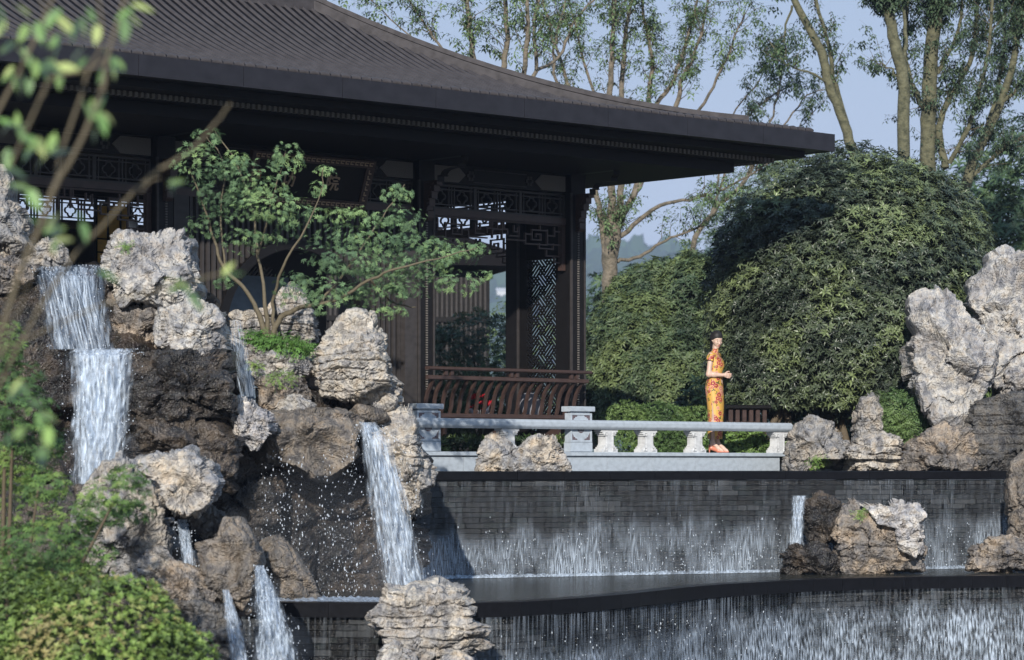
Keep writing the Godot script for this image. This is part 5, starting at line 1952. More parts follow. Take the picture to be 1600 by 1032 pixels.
func plants() -> void:
	rng.seed = 9
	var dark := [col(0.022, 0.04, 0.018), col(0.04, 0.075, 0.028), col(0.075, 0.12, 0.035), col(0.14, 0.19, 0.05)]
	# the great dome right of the hall and the bushes round it
	var w7 := whorl(6, 0.09, 0.028, 0.45, 0.25, 3)
	var gc := []
	var t := thing("domed_bush", "huge dome shaped evergreen bush behind the woman, half in the shadow of the eaves", "bush")
	var c := P(1326, 472, 42.4)
	var dome := [[c, Vector3(2.22, 2.36, 2.0)], [P(1215, 560, 42.3), Vector3(1.1, 1.2, 1.3)], [P(1440, 530, 42.3), Vector3(1.15, 1.5, 1.3)], [P(1425, 400, 42.7), Vector3(1.25, 1.35, 1.4)]]
	foliage(t, "crown", dome, w7, M.leaf_gloss, 33000, Vector2(0.7, 1.25), [col(0.032, 0.045, 0.031), col(0.047, 0.065, 0.04), col(0.067, 0.089, 0.05), col(0.092, 0.12, 0.06), col(0.14, 0.18, 0.075)], 21, 0.045, 0.85)
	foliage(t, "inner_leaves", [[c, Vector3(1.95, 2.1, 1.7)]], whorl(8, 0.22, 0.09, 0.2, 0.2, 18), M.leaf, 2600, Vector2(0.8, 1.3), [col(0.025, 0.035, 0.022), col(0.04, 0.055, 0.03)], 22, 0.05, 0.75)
	for q in [[1240, 700, 1290, 560], [1330, 705, 1300, 580], [1360, 700, 1400, 560], [1395, 690, 1370, 540], [1180, 690, 1240, 600]]:
		stems(t, "stem", P(q[0], 722, 41.6), [P(q[2], q[3], 41.9), P(q[2] + 60, q[3] - 60, 42.2), P(q[2] - 60, q[3] - 40, 42.2)], 0.07, M.twig)
	t = thing("broad_bush", "lighter broad leaved bush between the hall column and the dome shaped bush", "bush")
	foliage(t, "crown", [[P(1032, 530, 53.0), Vector3(1.35, 1.5, 1.2)], [P(990, 570, 52.0), Vector3(0.9, 1.35, 0.9)], [P(940, 590, 52.4), Vector3(0.6, 1.1, 0.8)], [P(1090, 520, 52.5), Vector3(1.0, 1.5, 1.1)], [P(1050, 600, 52.0), Vector3(1.25, 1.2, 1.0)]], w7, M.leaf, 18000, Vector2(1.0, 1.6), [col(0.03, 0.05, 0.026), col(0.05, 0.08, 0.036), col(0.08, 0.115, 0.048), col(0.125, 0.165, 0.06)], 23, 0.08, 0.2)
	stems(t, "stem", P(1030, 720, 53.0), [P(1000, 500, 53.0), P(1060, 480, 53.0), P(1090, 540, 52.6)], 0.05, M.twig)
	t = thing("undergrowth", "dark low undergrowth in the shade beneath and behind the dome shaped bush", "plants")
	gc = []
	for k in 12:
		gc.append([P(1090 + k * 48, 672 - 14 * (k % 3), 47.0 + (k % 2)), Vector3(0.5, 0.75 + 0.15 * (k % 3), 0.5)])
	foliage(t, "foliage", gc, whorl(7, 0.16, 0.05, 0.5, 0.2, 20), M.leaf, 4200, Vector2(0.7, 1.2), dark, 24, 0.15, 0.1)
	t = thing("clipped_hedge", "low clipped fine leaved hedge behind the left part of the deck by the trunk", "hedge")
	foliage(t, "foliage", [[P(980, 680, 43.0), Vector3(0.5, 0.5, 0.4)], [P(1030, 680, 43.0), Vector3(0.6, 0.52, 0.45)], [P(1085, 685, 43.0), Vector3(0.5, 0.5, 0.4)]], whorl(6, 0.06, 0.016, 0.8, 0.1, 4), M.leaf, 3600, Vector2(0.7, 1.2), [col(0.04, 0.08, 0.025), col(0.075, 0.14, 0.04), col(0.12, 0.19, 0.055)], 25, 0.08, 0.1)
	t = thing("ground_cover", "glossy low ground cover plants behind the woman's feet", "plants")
	gc = []
	for k in 7:
		gc.append([P(1110 + k * 22, 702, 40.8), Vector3(0.2, 0.24 + 0.04 * (k % 2), 0.3)])
	foliage(t, "foliage", gc, whorl(5, 0.08, 0.035, 0.6, 0.2, 5), M.leaf_gloss, 1100, Vector2(0.7, 1.1), [col(0.04, 0.08, 0.02), col(0.09, 0.16, 0.04), col(0.15, 0.24, 0.06)], 27, 0.1, 0.1)
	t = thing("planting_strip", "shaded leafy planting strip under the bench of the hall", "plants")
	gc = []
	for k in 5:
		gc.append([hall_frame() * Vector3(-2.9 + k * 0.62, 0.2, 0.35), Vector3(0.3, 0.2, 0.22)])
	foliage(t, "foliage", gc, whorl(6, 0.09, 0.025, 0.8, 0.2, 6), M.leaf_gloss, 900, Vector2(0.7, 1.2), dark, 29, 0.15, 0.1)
	t = thing("bay_bush", "dark dense bush seen through the open bay of the hall", "bush")
	foliage(t, "crown", [[P(748, 590, 48.5), Vector3(0.95, 1.15, 0.9)], [P(690, 600, 48.5), Vector3(0.8, 1.0, 0.8)], [P(810, 620, 48.5), Vector3(0.6, 0.8, 0.7)]], whorl(8, 0.12, 0.022, 0.7, 0.15, 7), M.leaf_gloss, 2600, Vector2(0.7, 1.2), [col(0.02, 0.045, 0.02), col(0.035, 0.07, 0.028), col(0.06, 0.11, 0.04)], 31, 0.1, 0.1)
	stems(t, "stem", P(750, 715, 48.5), [P(740, 560, 48.5), P(700, 580, 48.5), P(790, 580, 48.5)], 0.05, M.twig)
	t = thing("pale_shrub", "loose light green shrub beyond the bay beside the lattice door", "shrub")
	foliage(t, "crown", [[P(830, 560, 56), Vector3(0.9, 1.4, 0.9)], [P(790, 520, 58), Vector3(0.4, 0.7, 0.5)]], w7, M.leaf, 900, Vector2(0.5, 0.9), [col(0.07, 0.12, 0.04), col(0.14, 0.2, 0.06)], 33, 0.2, 0.1)
	t = thing("rock_shrub", "small fine leaved shrub growing between the rocks at the right end of the rail", "shrub")
	foliage(t, "crown", [[P(1402, 650, 39.7), Vector3(0.38, 0.38, 0.35)], [P(1375, 664, 39.8), Vector3(0.22, 0.28, 0.25)], [P(1425, 672, 39.6), Vector3(0.25, 0.28, 0.25)]], sprig(7, 0.13, 0.06, 0.018, 8), M.leaf, 1300, Vector2(0.7, 1.2), [col(0.035, 0.075, 0.03), col(0.07, 0.13, 0.045), col(0.12, 0.19, 0.06)], 35, 0.15, 0.2)
	stems(t, "stem", P(1400, 715, 39.8), [P(1412, 640, 39.7), P(1390, 650, 39.7), P(1420, 660, 39.6)], 0.02, M.twig)
	# the foreground shrubs at the lower left
	t = thing("clipped_shrub", "rounded clipped yellow green shrub in the lower left corner", "shrub")
	foliage(t, "crown", [[P(150, 1060, 20.3), Vector3(0.78, 0.78, 0.75)], [P(30, 1040, 20.6), Vector3(0.6, 0.72, 0.6)], [P(270, 1090, 20.2), Vector3(0.38, 0.55, 0.5)]], whorl(6, 0.044, 0.022, 0.6, 0.15, 9), M.leaf, 9000, Vector2(0.65, 1.15), [col(0.075, 0.12, 0.03), col(0.125, 0.2, 0.045), col(0.175, 0.27, 0.06), col(0.215, 0.27, 0.075), col(0.27, 0.24, 0.1)], 37, 0.1, -2.7)
	stems(t, "stem", Vector3(-3.0, -2.75, -20.4), [P(100, 960, 20.4), P(200, 980, 20.3), P(20, 960, 20.5)], 0.03, M.twig)
	t = thing("foreground_maple", "soft bushy maple with small bright leaves along the lower left edge", "maple")
	var maple := palmate(0.05)
	var mcol := [col(0.04, 0.09, 0.028), col(0.075, 0.15, 0.045), col(0.12, 0.22, 0.055), col(0.19, 0.28, 0.07)]
	var pads := []
	for q in [[20, 640, 60, 40], [60, 690, 50, 35], [10, 720, 70, 45], [70, 760, 45, 30], [20, 800, 70, 45], [60, 850, 70, 40], [30, 900, 80, 40], [185, 770, 50, 30], [160, 800, 45, 28], [120, 820, 45, 30], [200, 745, 30, 20], [130, 870, 50, 28], [30, 590, 40, 35], [10, 540, 35, 40], [215, 800, 25, 18], [100, 900, 60, 30]]:
		var dd := rnd(21.5, 23)
		pads.append([P(q[0], q[1], dd), Vector3(q[2] * dd / F, q[3] * dd / F, q[2] * dd / F)])
	foliage(t, "crown", pads, maple, M.leaf_soft, 4200, Vector2(0.7, 1.3), mcol, 39, 0.3, -2.7, 0.6)
	stems(t, "stem", Vector3(-4.2, -2.75, -22.5), [P(20, 640, 22.3), P(60, 760, 22.3), P(180, 780, 22.3), P(110, 870, 22.3), P(10, 560, 22.3)], 0.03, M.twig)
	# the maple on the ledge
	t = thing("ledge_maple", "green many stemmed maple growing on the rock ledge before the name board", "maple")
	var md := 31.8
	var lines := [
		[[415, 528, 14], [404, 492, 11], [385, 455, 9], [352, 420, 8], [332, 372, 6], [318, 320, 4, -0.1], [296, 262, 3, -0.2]],
		[[418, 528, 12], [414, 460, 8], [402, 400, 6, 0.2], [394, 330, 5, 0.3], [372, 262, 4, 0.3], [336, 206, 2, 0.3]],
		[[424, 528, 14], [440, 496, 12], [470, 481, 10, -0.1], [522, 470, 8, -0.2], [580, 438, 6, -0.3], [622, 420, 5, -0.4], [684, 404, 3, -0.4], [745, 388, 2, -0.4]],
		[[428, 524, 9], [428, 470, 7], [442, 420, 6, -0.2], [478, 356, 4, -0.3], [502, 300, 2, -0.3], [506, 262, 2, -0.3]],
		[[500, 474, 6], [555, 402, 5, 0.2], [596, 342, 3, 0.3], [632, 288, 2, 0.4]],
		[[352, 420, 5], [345, 330, 4, 0.1], [352, 262, 3, 0.1], [322, 214, 2, 0.1]],
		[[402, 400, 5], [420, 330, 4], [438, 270, 2], [446, 236, 2]],
		[[580, 438, 5], [610, 470, 4, 0.3], [650, 480, 2, 0.3]]]
	for l in lines:
		var q: Array = line3(l.map(func(e): return [e[0], e[1], e[2] * 0.75, e[3] if e.size() > 3 else 0.0]), md, 0.008)
		part(t, "stem", Geo.new().tube(q[0], q[1], 7).mesh(), M.twig_green)
	pads = []
	for q in [[336, 214, 28, 16], [306, 245, 30, 18], [342, 266, 45, 24], [440, 246, 30, 24], [394, 288, 50, 28], [356, 312, 46, 26], [420, 330, 58, 28], [506, 270, 20, 13], [500, 298, 16, 14], [478, 340, 48, 22], [326, 350, 32, 18], [398, 372, 48, 18], [538, 336, 26, 12], [626, 300, 26, 22], [600, 344, 40, 18], [560, 372, 48, 20], [622, 386, 58, 24], [520, 410, 52, 28], [592, 420, 66, 28], [660, 410, 58, 24], [702, 400, 52, 20], [738, 390, 30, 14], [560, 456, 60, 24], [620, 452, 50, 22], [500, 458, 40, 24], [470, 440, 30, 24], [762, 430, 24, 10], [348, 440, 22, 10], [700, 440, 44, 16], [604, 486, 40, 12], [370, 250, 25, 16], [560, 330, 20, 10], [640, 350, 24, 18], [320, 300, 26, 18]]:
		var dd := md + rnd(-0.5, 0.4)
		pads.append([P(q[0], q[1], dd), Vector3(q[2] * dd / F, q[3] * dd / F, q[2] * 0.8 * dd / F)])
	foliage(t, "crown", pads, palmate(0.053), M.leaf_soft, 4600, Vector2(0.6, 1.2), [col(0.07, 0.13, 0.065), col(0.11, 0.19, 0.09), col(0.15, 0.25, 0.115), col(0.22, 0.33, 0.13)], 41, 1.0, -99.0, 0.35)
	t = thing("ledge_ferns", "bright green ferns at the foot of the ledge maple", "ferns")
	pads = []
	for q in [[410, 530, 16, 9], [440, 536, 24, 12], [466, 542, 20, 10], [395, 524, 10, 6]]:
		pads.append([P(q[0], q[1], 30.9), Vector3(q[2] * 0.007, q[3] * 0.007, 0.12)])
	var fern := sprig(12, 0.16, 0.04, 0.011, 12)
	foliage(t, "fronds", pads, fern, M.leaf, 420, Vector2(0.6, 1.1), [col(0.07, 0.16, 0.03), col(0.12, 0.25, 0.05), col(0.18, 0.32, 0.07)], 43, 0.2, -99.0, 0.7)
	for q in [["fern_tuft", "small fern tuft hanging under the planted ledge", 440, 592, 30.5, 0.13, 90], ["fern_tuft", "pale green tuft on the grey striped boulder's foot at the channel", 1282, 722, 38.8, 0.14, 80], ["fern_tuft", "tiny fern on the brown rock at the slate wall", 1344, 801, 35.9, 0.06, 40], ["fern_tuft", "grass sprigs low on the highest crag at the right edge", 1576, 594, 39.9, 0.2, 110], ["fern_tuft", "thin sprigs halfway up the highest crag", 1566, 470, 39.9, 0.14, 30], ["fern_tuft", "moss tuft on top of the flat topped boulder", 198, 384, 29.75, 0.04, 30], ["fern_tuft", "green sprig under the planted ledge beside the side trickle", 400, 572, 30.6, 0.06, 40]]:
		t = thing(q[0], q[1], "fern")
		foliage(t, "fronds", [[P(q[2], q[3], q[4]), Vector3(q[5], q[5] * 0.6, q[5] * 0.6)]], fern, M.leaf, q[6], Vector2(0.4, 0.8), [col(0.1, 0.2, 0.04), col(0.16, 0.28, 0.06), col(0.24, 0.34, 0.08)], 47, 0.3, -99.0, 0.6)


func trees() -> void:
	var leafy := [col(0.06, 0.105, 0.045), col(0.09, 0.145, 0.058), col(0.13, 0.195, 0.075), col(0.105, 0.17, 0.07)]
	var g := "tall pale trunked trees behind the hall"
	var grow := {"per_metre": 6.5, "twig": [0.35, 1.0], "leaves": 4, "twig_r": 0.009, "leaf": sprig(4, 0.16, 0.085, 0.034, 13, 0.35), "colors": leafy, "from": 0.42, "trunk_from": 0.85, "up": 0.3, "along": 0.9, "hang": 0.45}
	tree("garden_tree", "pale forked tree standing just right of the hall's corner column", g, 54.5, [[932, 700, 40], [940, 620, 36], [948, 540, 31], [952, 470, 29], [954, 410, 33], [958, 350, 38]], [
		[[948, 420, 16], [940, 350, 14], [928, 290, 13, 0.3], [905, 190, 11, 0.6], [880, 110, 8, 0.8], [850, 10, 6, 1], [838, -60, 4, 1]],
		[[956, 360, 22], [955, 290, 18], [954, 170, 15, -0.2], [956, 90, 12, -0.3], [958, 27, 10, -0.3], [968, -50, 7, -0.3]],
		[[962, 352, 20], [972, 300, 16, 0.2], [971, 160, 13, 0.3], [976, 67, 10, 0.4], [994, -40, 6, 0.4]],
		[[964, 360, 18], [988, 310, 15, 0.3], [1000, 270, 14, 0.4], [1012, 163, 12, 0.5], [1018, 89, 9, 0.6], [1006, 27, 7, 0.6], [1000, -50, 5, 0.6]],
		[[988, 310, 14], [1010, 262, 12, 0.4], [1028, 165, 10, 0.7], [1050, 132, 9, 0.8], [1070, 76, 8, 0.9], [1094, -20, 5, 0.9]],
		[[1000, 270, 13], [1036, 215, 12, 0.2], [1056, 168, 11, 0.2], [1068, 118, 9, 0.2], [1088, 78, 7, 0.2], [1112, -20, 5, 0.2]],
		[[1036, 215, 9], [1090, 175, 7, -0.2], [1122, 122, 6, -0.3], [1142, 74, 5, -0.3], [1164, 20, 3, -0.3]],
		[[966, 372, 12], [1000, 342, 10], [1042, 318, 8, -0.2], [1092, 309, 6, -0.3], [1142, 290, 5, -0.4], [1204, 254, 3, -0.5]],
		[[964, 408, 9], [1000, 401, 8, 0.3], [1032, 380, 6, 0.4], [1062, 366, 5, 0.5], [1104, 352, 3, 0.6]],
		[[905, 190, 8, 0.6], [870, 130, 7], [868, 60, 6], [892, -20, 4]],
		[[955, 230, 8], [928, 150, 7, 0.8], [900, 40, 5, 1.0], [880, -30, 4, 1.0]]], M.bark, grow, 201)
	tree("garden_tree", "tree with several brownish upright limbs behind the hip of the hall roof", g, 49.0, [[620, 700, 40], [625, 500, 34], [660, 340, 30], [780, 200, 26]], [
		[[780, 220, 20], [752, 150, 16], [738, 80, 14], [735, 30, 12], [722, -40, 9]],
		[[780, 210, 18], [784, 120, 14, 0.3], [794, 60, 12, 0.4], [786, -30, 9, 0.4]],
		[[780, 200, 16], [812, 140, 13, -0.3], [824, 60, 11, -0.4], [820, -30, 8, -0.4]],
		[[812, 140, 10], [838, 110, 9], [834, 50, 8], [846, -20, 6]],
		[[752, 150, 9], [700, 90, 7, 0.5], [672, 50, 5, 0.6], [640, 0, 3, 0.6]],
		[[700, 90, 5], [660, 70, 4], [610, 30, 3], [580, 0, 2]],
		[[838, 110, 8], [872, 90, 7, 0.4], [896, 40, 6, 0.5], [936, -10, 4, 0.5]]], M.bark, grow, 202)
	grow = grow.duplicate()
	grow.per_metre = 7.0
	grow.hang = 0.8
	grow.colors = [col(0.03, 0.06, 0.03), col(0.045, 0.085, 0.035), col(0.07, 0.115, 0.045)]
	tree("garden_tree", "leaning twin stemmed tree rising behind the top of the dome shaped bush", g, 53.0, [[1372, 700, 30], [1362, 400, 26], [1340, 260, 22], [1316, 190, 20], [1296, 132, 19], [1282, 80, 18], [1240, 0, 14], [1215, -50, 11]], [
		[[1332, 235, 12], [1318, 175, 11, 0.3], [1304, 120, 10, 0.3], [1292, 60, 9, 0.3], [1268, -20, 7, 0.3]],
		[[1296, 132, 6], [1262, 110, 5, -0.2], [1228, 100, 4, -0.3], [1200, 60, 3, -0.3]],
		[[1240, 10, 6], [1225, 50, 5], [1232, 100, 3]]], M.bark_mossy, grow, 203)
	grow = grow.duplicate()
	grow.per_metre = 5.0
	tree("garden_tree", "slender leafy tree with crossing branches over the right end of the eaves", g, 57.0, [[1075, 700, 16], [1078, 500, 14], [1082, 390, 12], [1112, 335, 10], [1162, 285, 8], [1185, 240, 6]], [
		[[1112, 335, 6], [1150, 220, 5, 0.3], [1180, 170, 4, 0.4], [1240, 130, 3, 0.4]],
		[[1162, 285, 6], [1196, 210, 5, -0.2], [1215, 150, 4, -0.2], [1226, 90, 3, -0.2]],
		[[1185, 240, 4], [1230, 190, 4], [1262, 150, 3], [1290, 140, 2]],
		[[1120, 300, 5], [1140, 190, 4], [1190, 120, 3], [1200, 70, 2]],
		[[1185, 240, 4], [1216, 218, 3], [1250, 200, 2], [1276, 170, 2]]], M.bark, grow, 204)
	grow = grow.duplicate()
	grow.per_metre = 13.0
	grow.leaves = 5
	grow.hang = 0.9
	grow.colors = [col(0.03, 0.055, 0.032), col(0.045, 0.08, 0.04), col(0.065, 0.105, 0.05)]
	tree("garden_tree", "mossy single trunk left of the dense right hand trees", g, 52.0, [[1420, 700, 30], [1416, 400, 28], [1412, 230, 26], [1412, 120, 25], [1404, 88, 26], [1392, 40, 22], [1380, -30, 18]], [
		[[1410, 100, 10], [1418, 60, 9], [1412, 10, 8], [1420, -40, 6]],
		[[1412, 130, 6], [1394, 110, 4], [1380, 100, 3]]], M.bark_mossy, grow, 205)
	grow = grow.duplicate()
	grow.per_metre = 14.0
	grow.from = 0.0
	tree("garden_tree", "thick many limbed leafy tree at the top right", g, 54.0, [[1462, 700, 36], [1456, 420, 34], [1450, 240, 32], [1452, 170, 32], [1456, 90, 30], [1468, -40, 26]], [
		[[1450, 180, 14], [1424, 128, 12, -0.3], [1414, 60, 10, -0.3], [1426, -20, 8, -0.3]],
		[[1478, 262, 18], [1468, 200, 16, 0.3], [1486, 150, 14, 0.4], [1520, 80, 11, 0.5], [1530, -20, 8, 0.5]],
		[[1484, 254, 12], [1512, 200, 11, -0.3], [1532, 140, 10, -0.4], [1548, 50, 8, -0.4], [1552, -30, 6, -0.4]],
		[[1456, 120, 10], [1490, 70, 8], [1502, 10, 7], [1498, -40, 5]]], M.bark_mossy, grow, 206)
	tree("garden_tree", "dark leafy tree cut by the right edge of the picture", g, 55.0, [[1500, 700, 30], [1502, 400, 26], [1512, 280, 22], [1534, 228, 20], [1562, 168, 17], [1586, 90, 14], [1598, -30, 11]], [
		[[1534, 228, 12], [1560, 140, 10, 0.4], [1570, 60, 9, 0.4], [1566, -30, 7, 0.4]],
		[[1562, 168, 10], [1596, 130, 9, -0.2], [1620, 70, 8, -0.2], [1630, 0, 6, -0.2]],
		[[1512, 280, 10], [1550, 250, 9], [1590, 220, 8], [1640, 200, 6]]], M.bark_mossy, grow, 207)
	# soft masses further back
	var t := thing("far_tree", "soft dark green tree mass behind the highest crag", "tree", Vector3.ZERO, "trees far behind the dome shaped bush")
	var puffy := whorl(8, 0.3, 0.09, 0.5, 0.3, 15)
	foliage(t, "crown", [[P(1580, 330, 68), Vector3(1.9, 2.2, 1.6)], [P(1540, 420, 66), Vector3(1.6, 2.2, 1.5)], [P(1640, 420, 66), Vector3(2, 3, 2)], [P(1600, 560, 64), Vector3(2, 2.6, 2)]], puffy, M.leaf, 2600, Vector2(0.6, 1.1), [col(0.03, 0.06, 0.03), col(0.05, 0.09, 0.04), col(0.08, 0.13, 0.05)], 51, 0.25, 0.1)
	stems(t, "trunk", P(1580, 717, 67), [P(1580, 380, 67), P(1540, 460, 66), P(1630, 460, 66)], 0.14, M.twig)
	t = thing("far_tree", "pale feathery tree glimpsed under the right end of the eaves", "tree", Vector3.ZERO, "trees far behind the dome shaped bush")
	foliage(t, "crown", [[P(1190, 300, 66), Vector3(0.9, 0.8, 0.8)], [P(1130, 330, 66), Vector3(0.7, 0.5, 0.6)], [P(1230, 270, 67), Vector3(0.5, 0.7, 0.5)], [P(1140, 400, 65), Vector3(0.7, 1.0, 0.7)]], sprig(8, 0.3, 0.12, 0.03, 16), M.leaf, 900, Vector2(0.6, 1.1), [col(0.08, 0.13, 0.07), col(0.12, 0.18, 0.08)], 53, 0.4, 0.1)
	stems(t, "trunk", P(1170, 717, 66), [P(1190, 320, 66), P(1140, 380, 66), P(1225, 280, 67)], 0.08, M.twig)
	t = thing("far_tree", "rounded tree far behind the trunk beside the corner column", "tree", Vector3.ZERO, "trees far behind the dome shaped bush")
	foliage(t, "crown", [[P(1010, 500, 80), Vector3(2.0, 1.6, 1.6)], [P(1120, 460, 82), Vector3(1.8, 1.6, 1.6)]], puffy, M.leaf, 1000, Vector2(0.7, 1.2), [col(0.04, 0.075, 0.035), col(0.07, 0.115, 0.045)], 55, 0.2, 0.1)
	stems(t, "trunk", P(1060, 717, 81), [P(1010, 520, 80), P(1120, 490, 82), P(1060, 500, 81)], 0.14, M.twig)


func near_branches() -> void:
	rng.seed = 77
	var d := 9.0
	var t := thing("near_plant", "out of focus branches and young leaves close to the camera at the upper left", "plant")
	for l in [
		[[-30, 620, 14], [8, 500, 13], [33, 419, 12], [61, 358, 12], [87, 289, 13], [122, 228, 10], [159, 142, 12], [166, 94, 8], [200, -20, 7]],
		[[87, 289, 9], [98, 228, 7], [122, 163, 7], [138, 110, 6], [160, 60, 5], [150, -20, 4]],
		[[-20, 640, 7], [40, 520, 7], [110, 407, 7], [163, 350, 7], [220, 289, 8], [252, 264, 8], [301, 232, 7], [338, 191, 5], [360, 161, 4]],
		[[-30, 230, 10], [0, 167, 9], [41, 90, 8], [77, 8, 7], [90, -30, 6]],
		[[16, 260, 6], [57, 167, 6], [81, 122, 6], [134, 110, 7], [166, 92, 6]],
		[[57, 167, 5], [75, 130, 4], [80, 60, 4], [60, -10, 3]],
		[[220, 300, 4], [232, 285, 4], [250, 278, 3]],
		[[0, 560, 8], [60, 400, 0.1]],
		[[-20, 560, 5], [150, 480, 5], [240, 455, 5], [345, 428, 4]]]:
		var q: Array = line3(l, d + rnd(-0.4, 0.4), 0.001, 0.78)
		part(t, "branch", Geo.new().tube(q[0], q[1], 7).mesh(), M.twig_green)
	var where: Array[Transform3D] = []
	var tint := PackedColorArray()
	var young := [col(0.16, 0.3, 0.07), col(0.24, 0.38, 0.09), col(0.42, 0.5, 0.16), col(0.12, 0.22, 0.06)]
	var g := Geo.new()
	for k in 4:
		var z0 := [0.0, 0.25, 0.6, 1.0]
		var w0 := [0.02, 0.22, 0.2, 0.01]
		if k == 3:
			break
		for s in [-1.0, 1.0]:
			var a := Vector3(0, -0.1 * z0[k] * z0[k], z0[k])
			var b := Vector3(0, -0.1 * z0[k + 1] * z0[k + 1], z0[k + 1])
			var p := a + Vector3(s * w0[k], w0[k] * 0.2, 0)
			var q := b + Vector3(s * w0[k + 1], w0[k + 1] * 0.2, 0)
			if s > 0:
				g.quad(a, b, q, p)
			else:
				g.quad(a, p, q, b)
	var leaf := g.mesh()
	var n := 0
	for q in [[50, 30, 4], [90, 20, 4], [120, 30, 3], [45, 122, 3], [30, 70, 3], [92, 105, 4], [116, 108, 2], [60, 95, 4], [180, 92, 3], [172, 110, 2], [200, 20, 3], [208, 5, 2], [14, 192, 3], [30, 200, 3], [60, 222, 4], [76, 236, 3], [20, 230, 2], [150, 180, 3], [165, 172, 2], [146, 195, 2], [255, 284, 2], [126, 346, 2], [66, 362, 4], [80, 372, 2], [278, 436, 4], [290, 452, 3], [345, 428, 2], [10, 30, 3], [20, 110, 3], [100, 60, 3], [150, 40, 3], [12, 270, 3], [40, 300, 2], [60, 640, 3], [30, 600, 3], [70, 700, 3], [20, 680, 2], [150, 420, 1]]:
		for k in q[2]:
			var a := rnd(-2.6, -0.5)
			if rng.randf() < 0.3:
				a = rnd(-0.5, 3.6)
			var dir := Vector3(cos(a), sin(a), rnd(-0.5, 0.5))
			var b := Basis(Vector3.FORWARD, 0) * aim_z(dir) * Basis(Vector3(0, 0, 1), rnd(-1.2, 1.2))
			part(t, "leaf", leaf, leaf_mat(young[(n * 7 + k) % 4], (n * 7 + k) % 4), Transform3D(b.scaled_local(Vector3.ONE * rnd(0.05, 0.085)), P(q[0] + rnd(-8, 8), q[1] + rnd(-8, 8), d + rnd(-0.5, 0.5))))
		n += 1


func leaf_mat(c: Color, k: int) -> StandardMaterial3D:
	var called := "young_leaf_%d" % k
	if not M.has(called):
		var m := mat(called, lin(c.r, c.g, c.b), 0.45)
		m.backlight_enabled = true
		m.backlight = grey(0.6)
	return M[called]


func beyond() -> void:
	# the neighbouring hall seen through the bay
	var root := thing("neighbouring_hall", "grey brown slatted end of a further hall seen through the open bay", "building", Vector3.ZERO)
	var a := P(765, 700, 66)
	root.position = Vector3(a.x, 0, a.z)
	root.rotation.y = 0.25
	part(root, "wall", box_mesh(Vector3(-4.5, 0.1, -5), Vector3(0, 4.55, 0)), M.timber)
	for k in 38:
		part(root, "slat", box_mesh(Vector3(-4.4 + k * 0.115, 1.6, 0.002), Vector3(-4.35 + k * 0.115, 4.4, 0.06)), M.timber_grey)
	part(root, "cross_rail", box_mesh(Vector3(-4.5, 3.35, 0.061), Vector3(0.02, 3.47, 0.1)), M.timber)
	var r := Geo.new()
	r.prism(PackedVector2Array([Vector2(-5.2, 4.65), Vector2(0.7, 4.65), Vector2(0.7, 4.9), Vector2(-1.2, 5.45), Vector2(-3.2, 6.2), Vector2(-5.2, 6.6)]), Transform3D(Basis(), Vector3(0, 0, -5.6)), 6.2)
	part(root, "roof", r.mesh(), M.tile)
	# a pale house on the hill
	root = thing("hill_house", "small white low house on the distant wooded hillside", "house")
	var p := P(794, 458, 1700)
	root.position = p
	part(root, "wall", box_mesh(Vector3(-6.8, -4, -3), Vector3(6.8, 1.3, 3)), M.plaster)
	part(root, "roof", Geo.new().prism(PackedVector2Array([Vector2(-3.5, 1.31), Vector2(3.5, 1.31), Vector2(0, 2.9)]), Transform3D(Basis(Vector3(0, 0, -1), Vector3.UP, Vector3(1, 0, 0)), Vector3(-7.4, 0, 0)), 14.8).mesh(), M.plaster)
	# the litter bin behind the woman
	root = thing("litter_bin", "dark slatted timber litter bin with a flat lid behind the woman", "bin")
	p = P(1160, 700, 41.1)
	root.position = Vector3(p.x, 0.1, p.z)
	root.rotation.y = 0.35
	part(root, "bin_body", box_mesh(Vector3(-0.3, 0.0, -0.2), Vector3(0.3, 0.32, 0.2)), M.timber)
	for k in 6:
		for z in [-0.2, 0.17]:
			part(root, "slat", box_mesh(Vector3(-0.3 + k * 0.108, 0.322, z), Vector3(-0.24 + k * 0.108, 0.72, z + 0.03)), M.timber_brown)
	part(root, "bin_lid", bevel_bar(0.7, 0.06, 0.5, 0.015), M.timber, Transform3D(Basis(), Vector3(-0.35, 0.752, 0)))


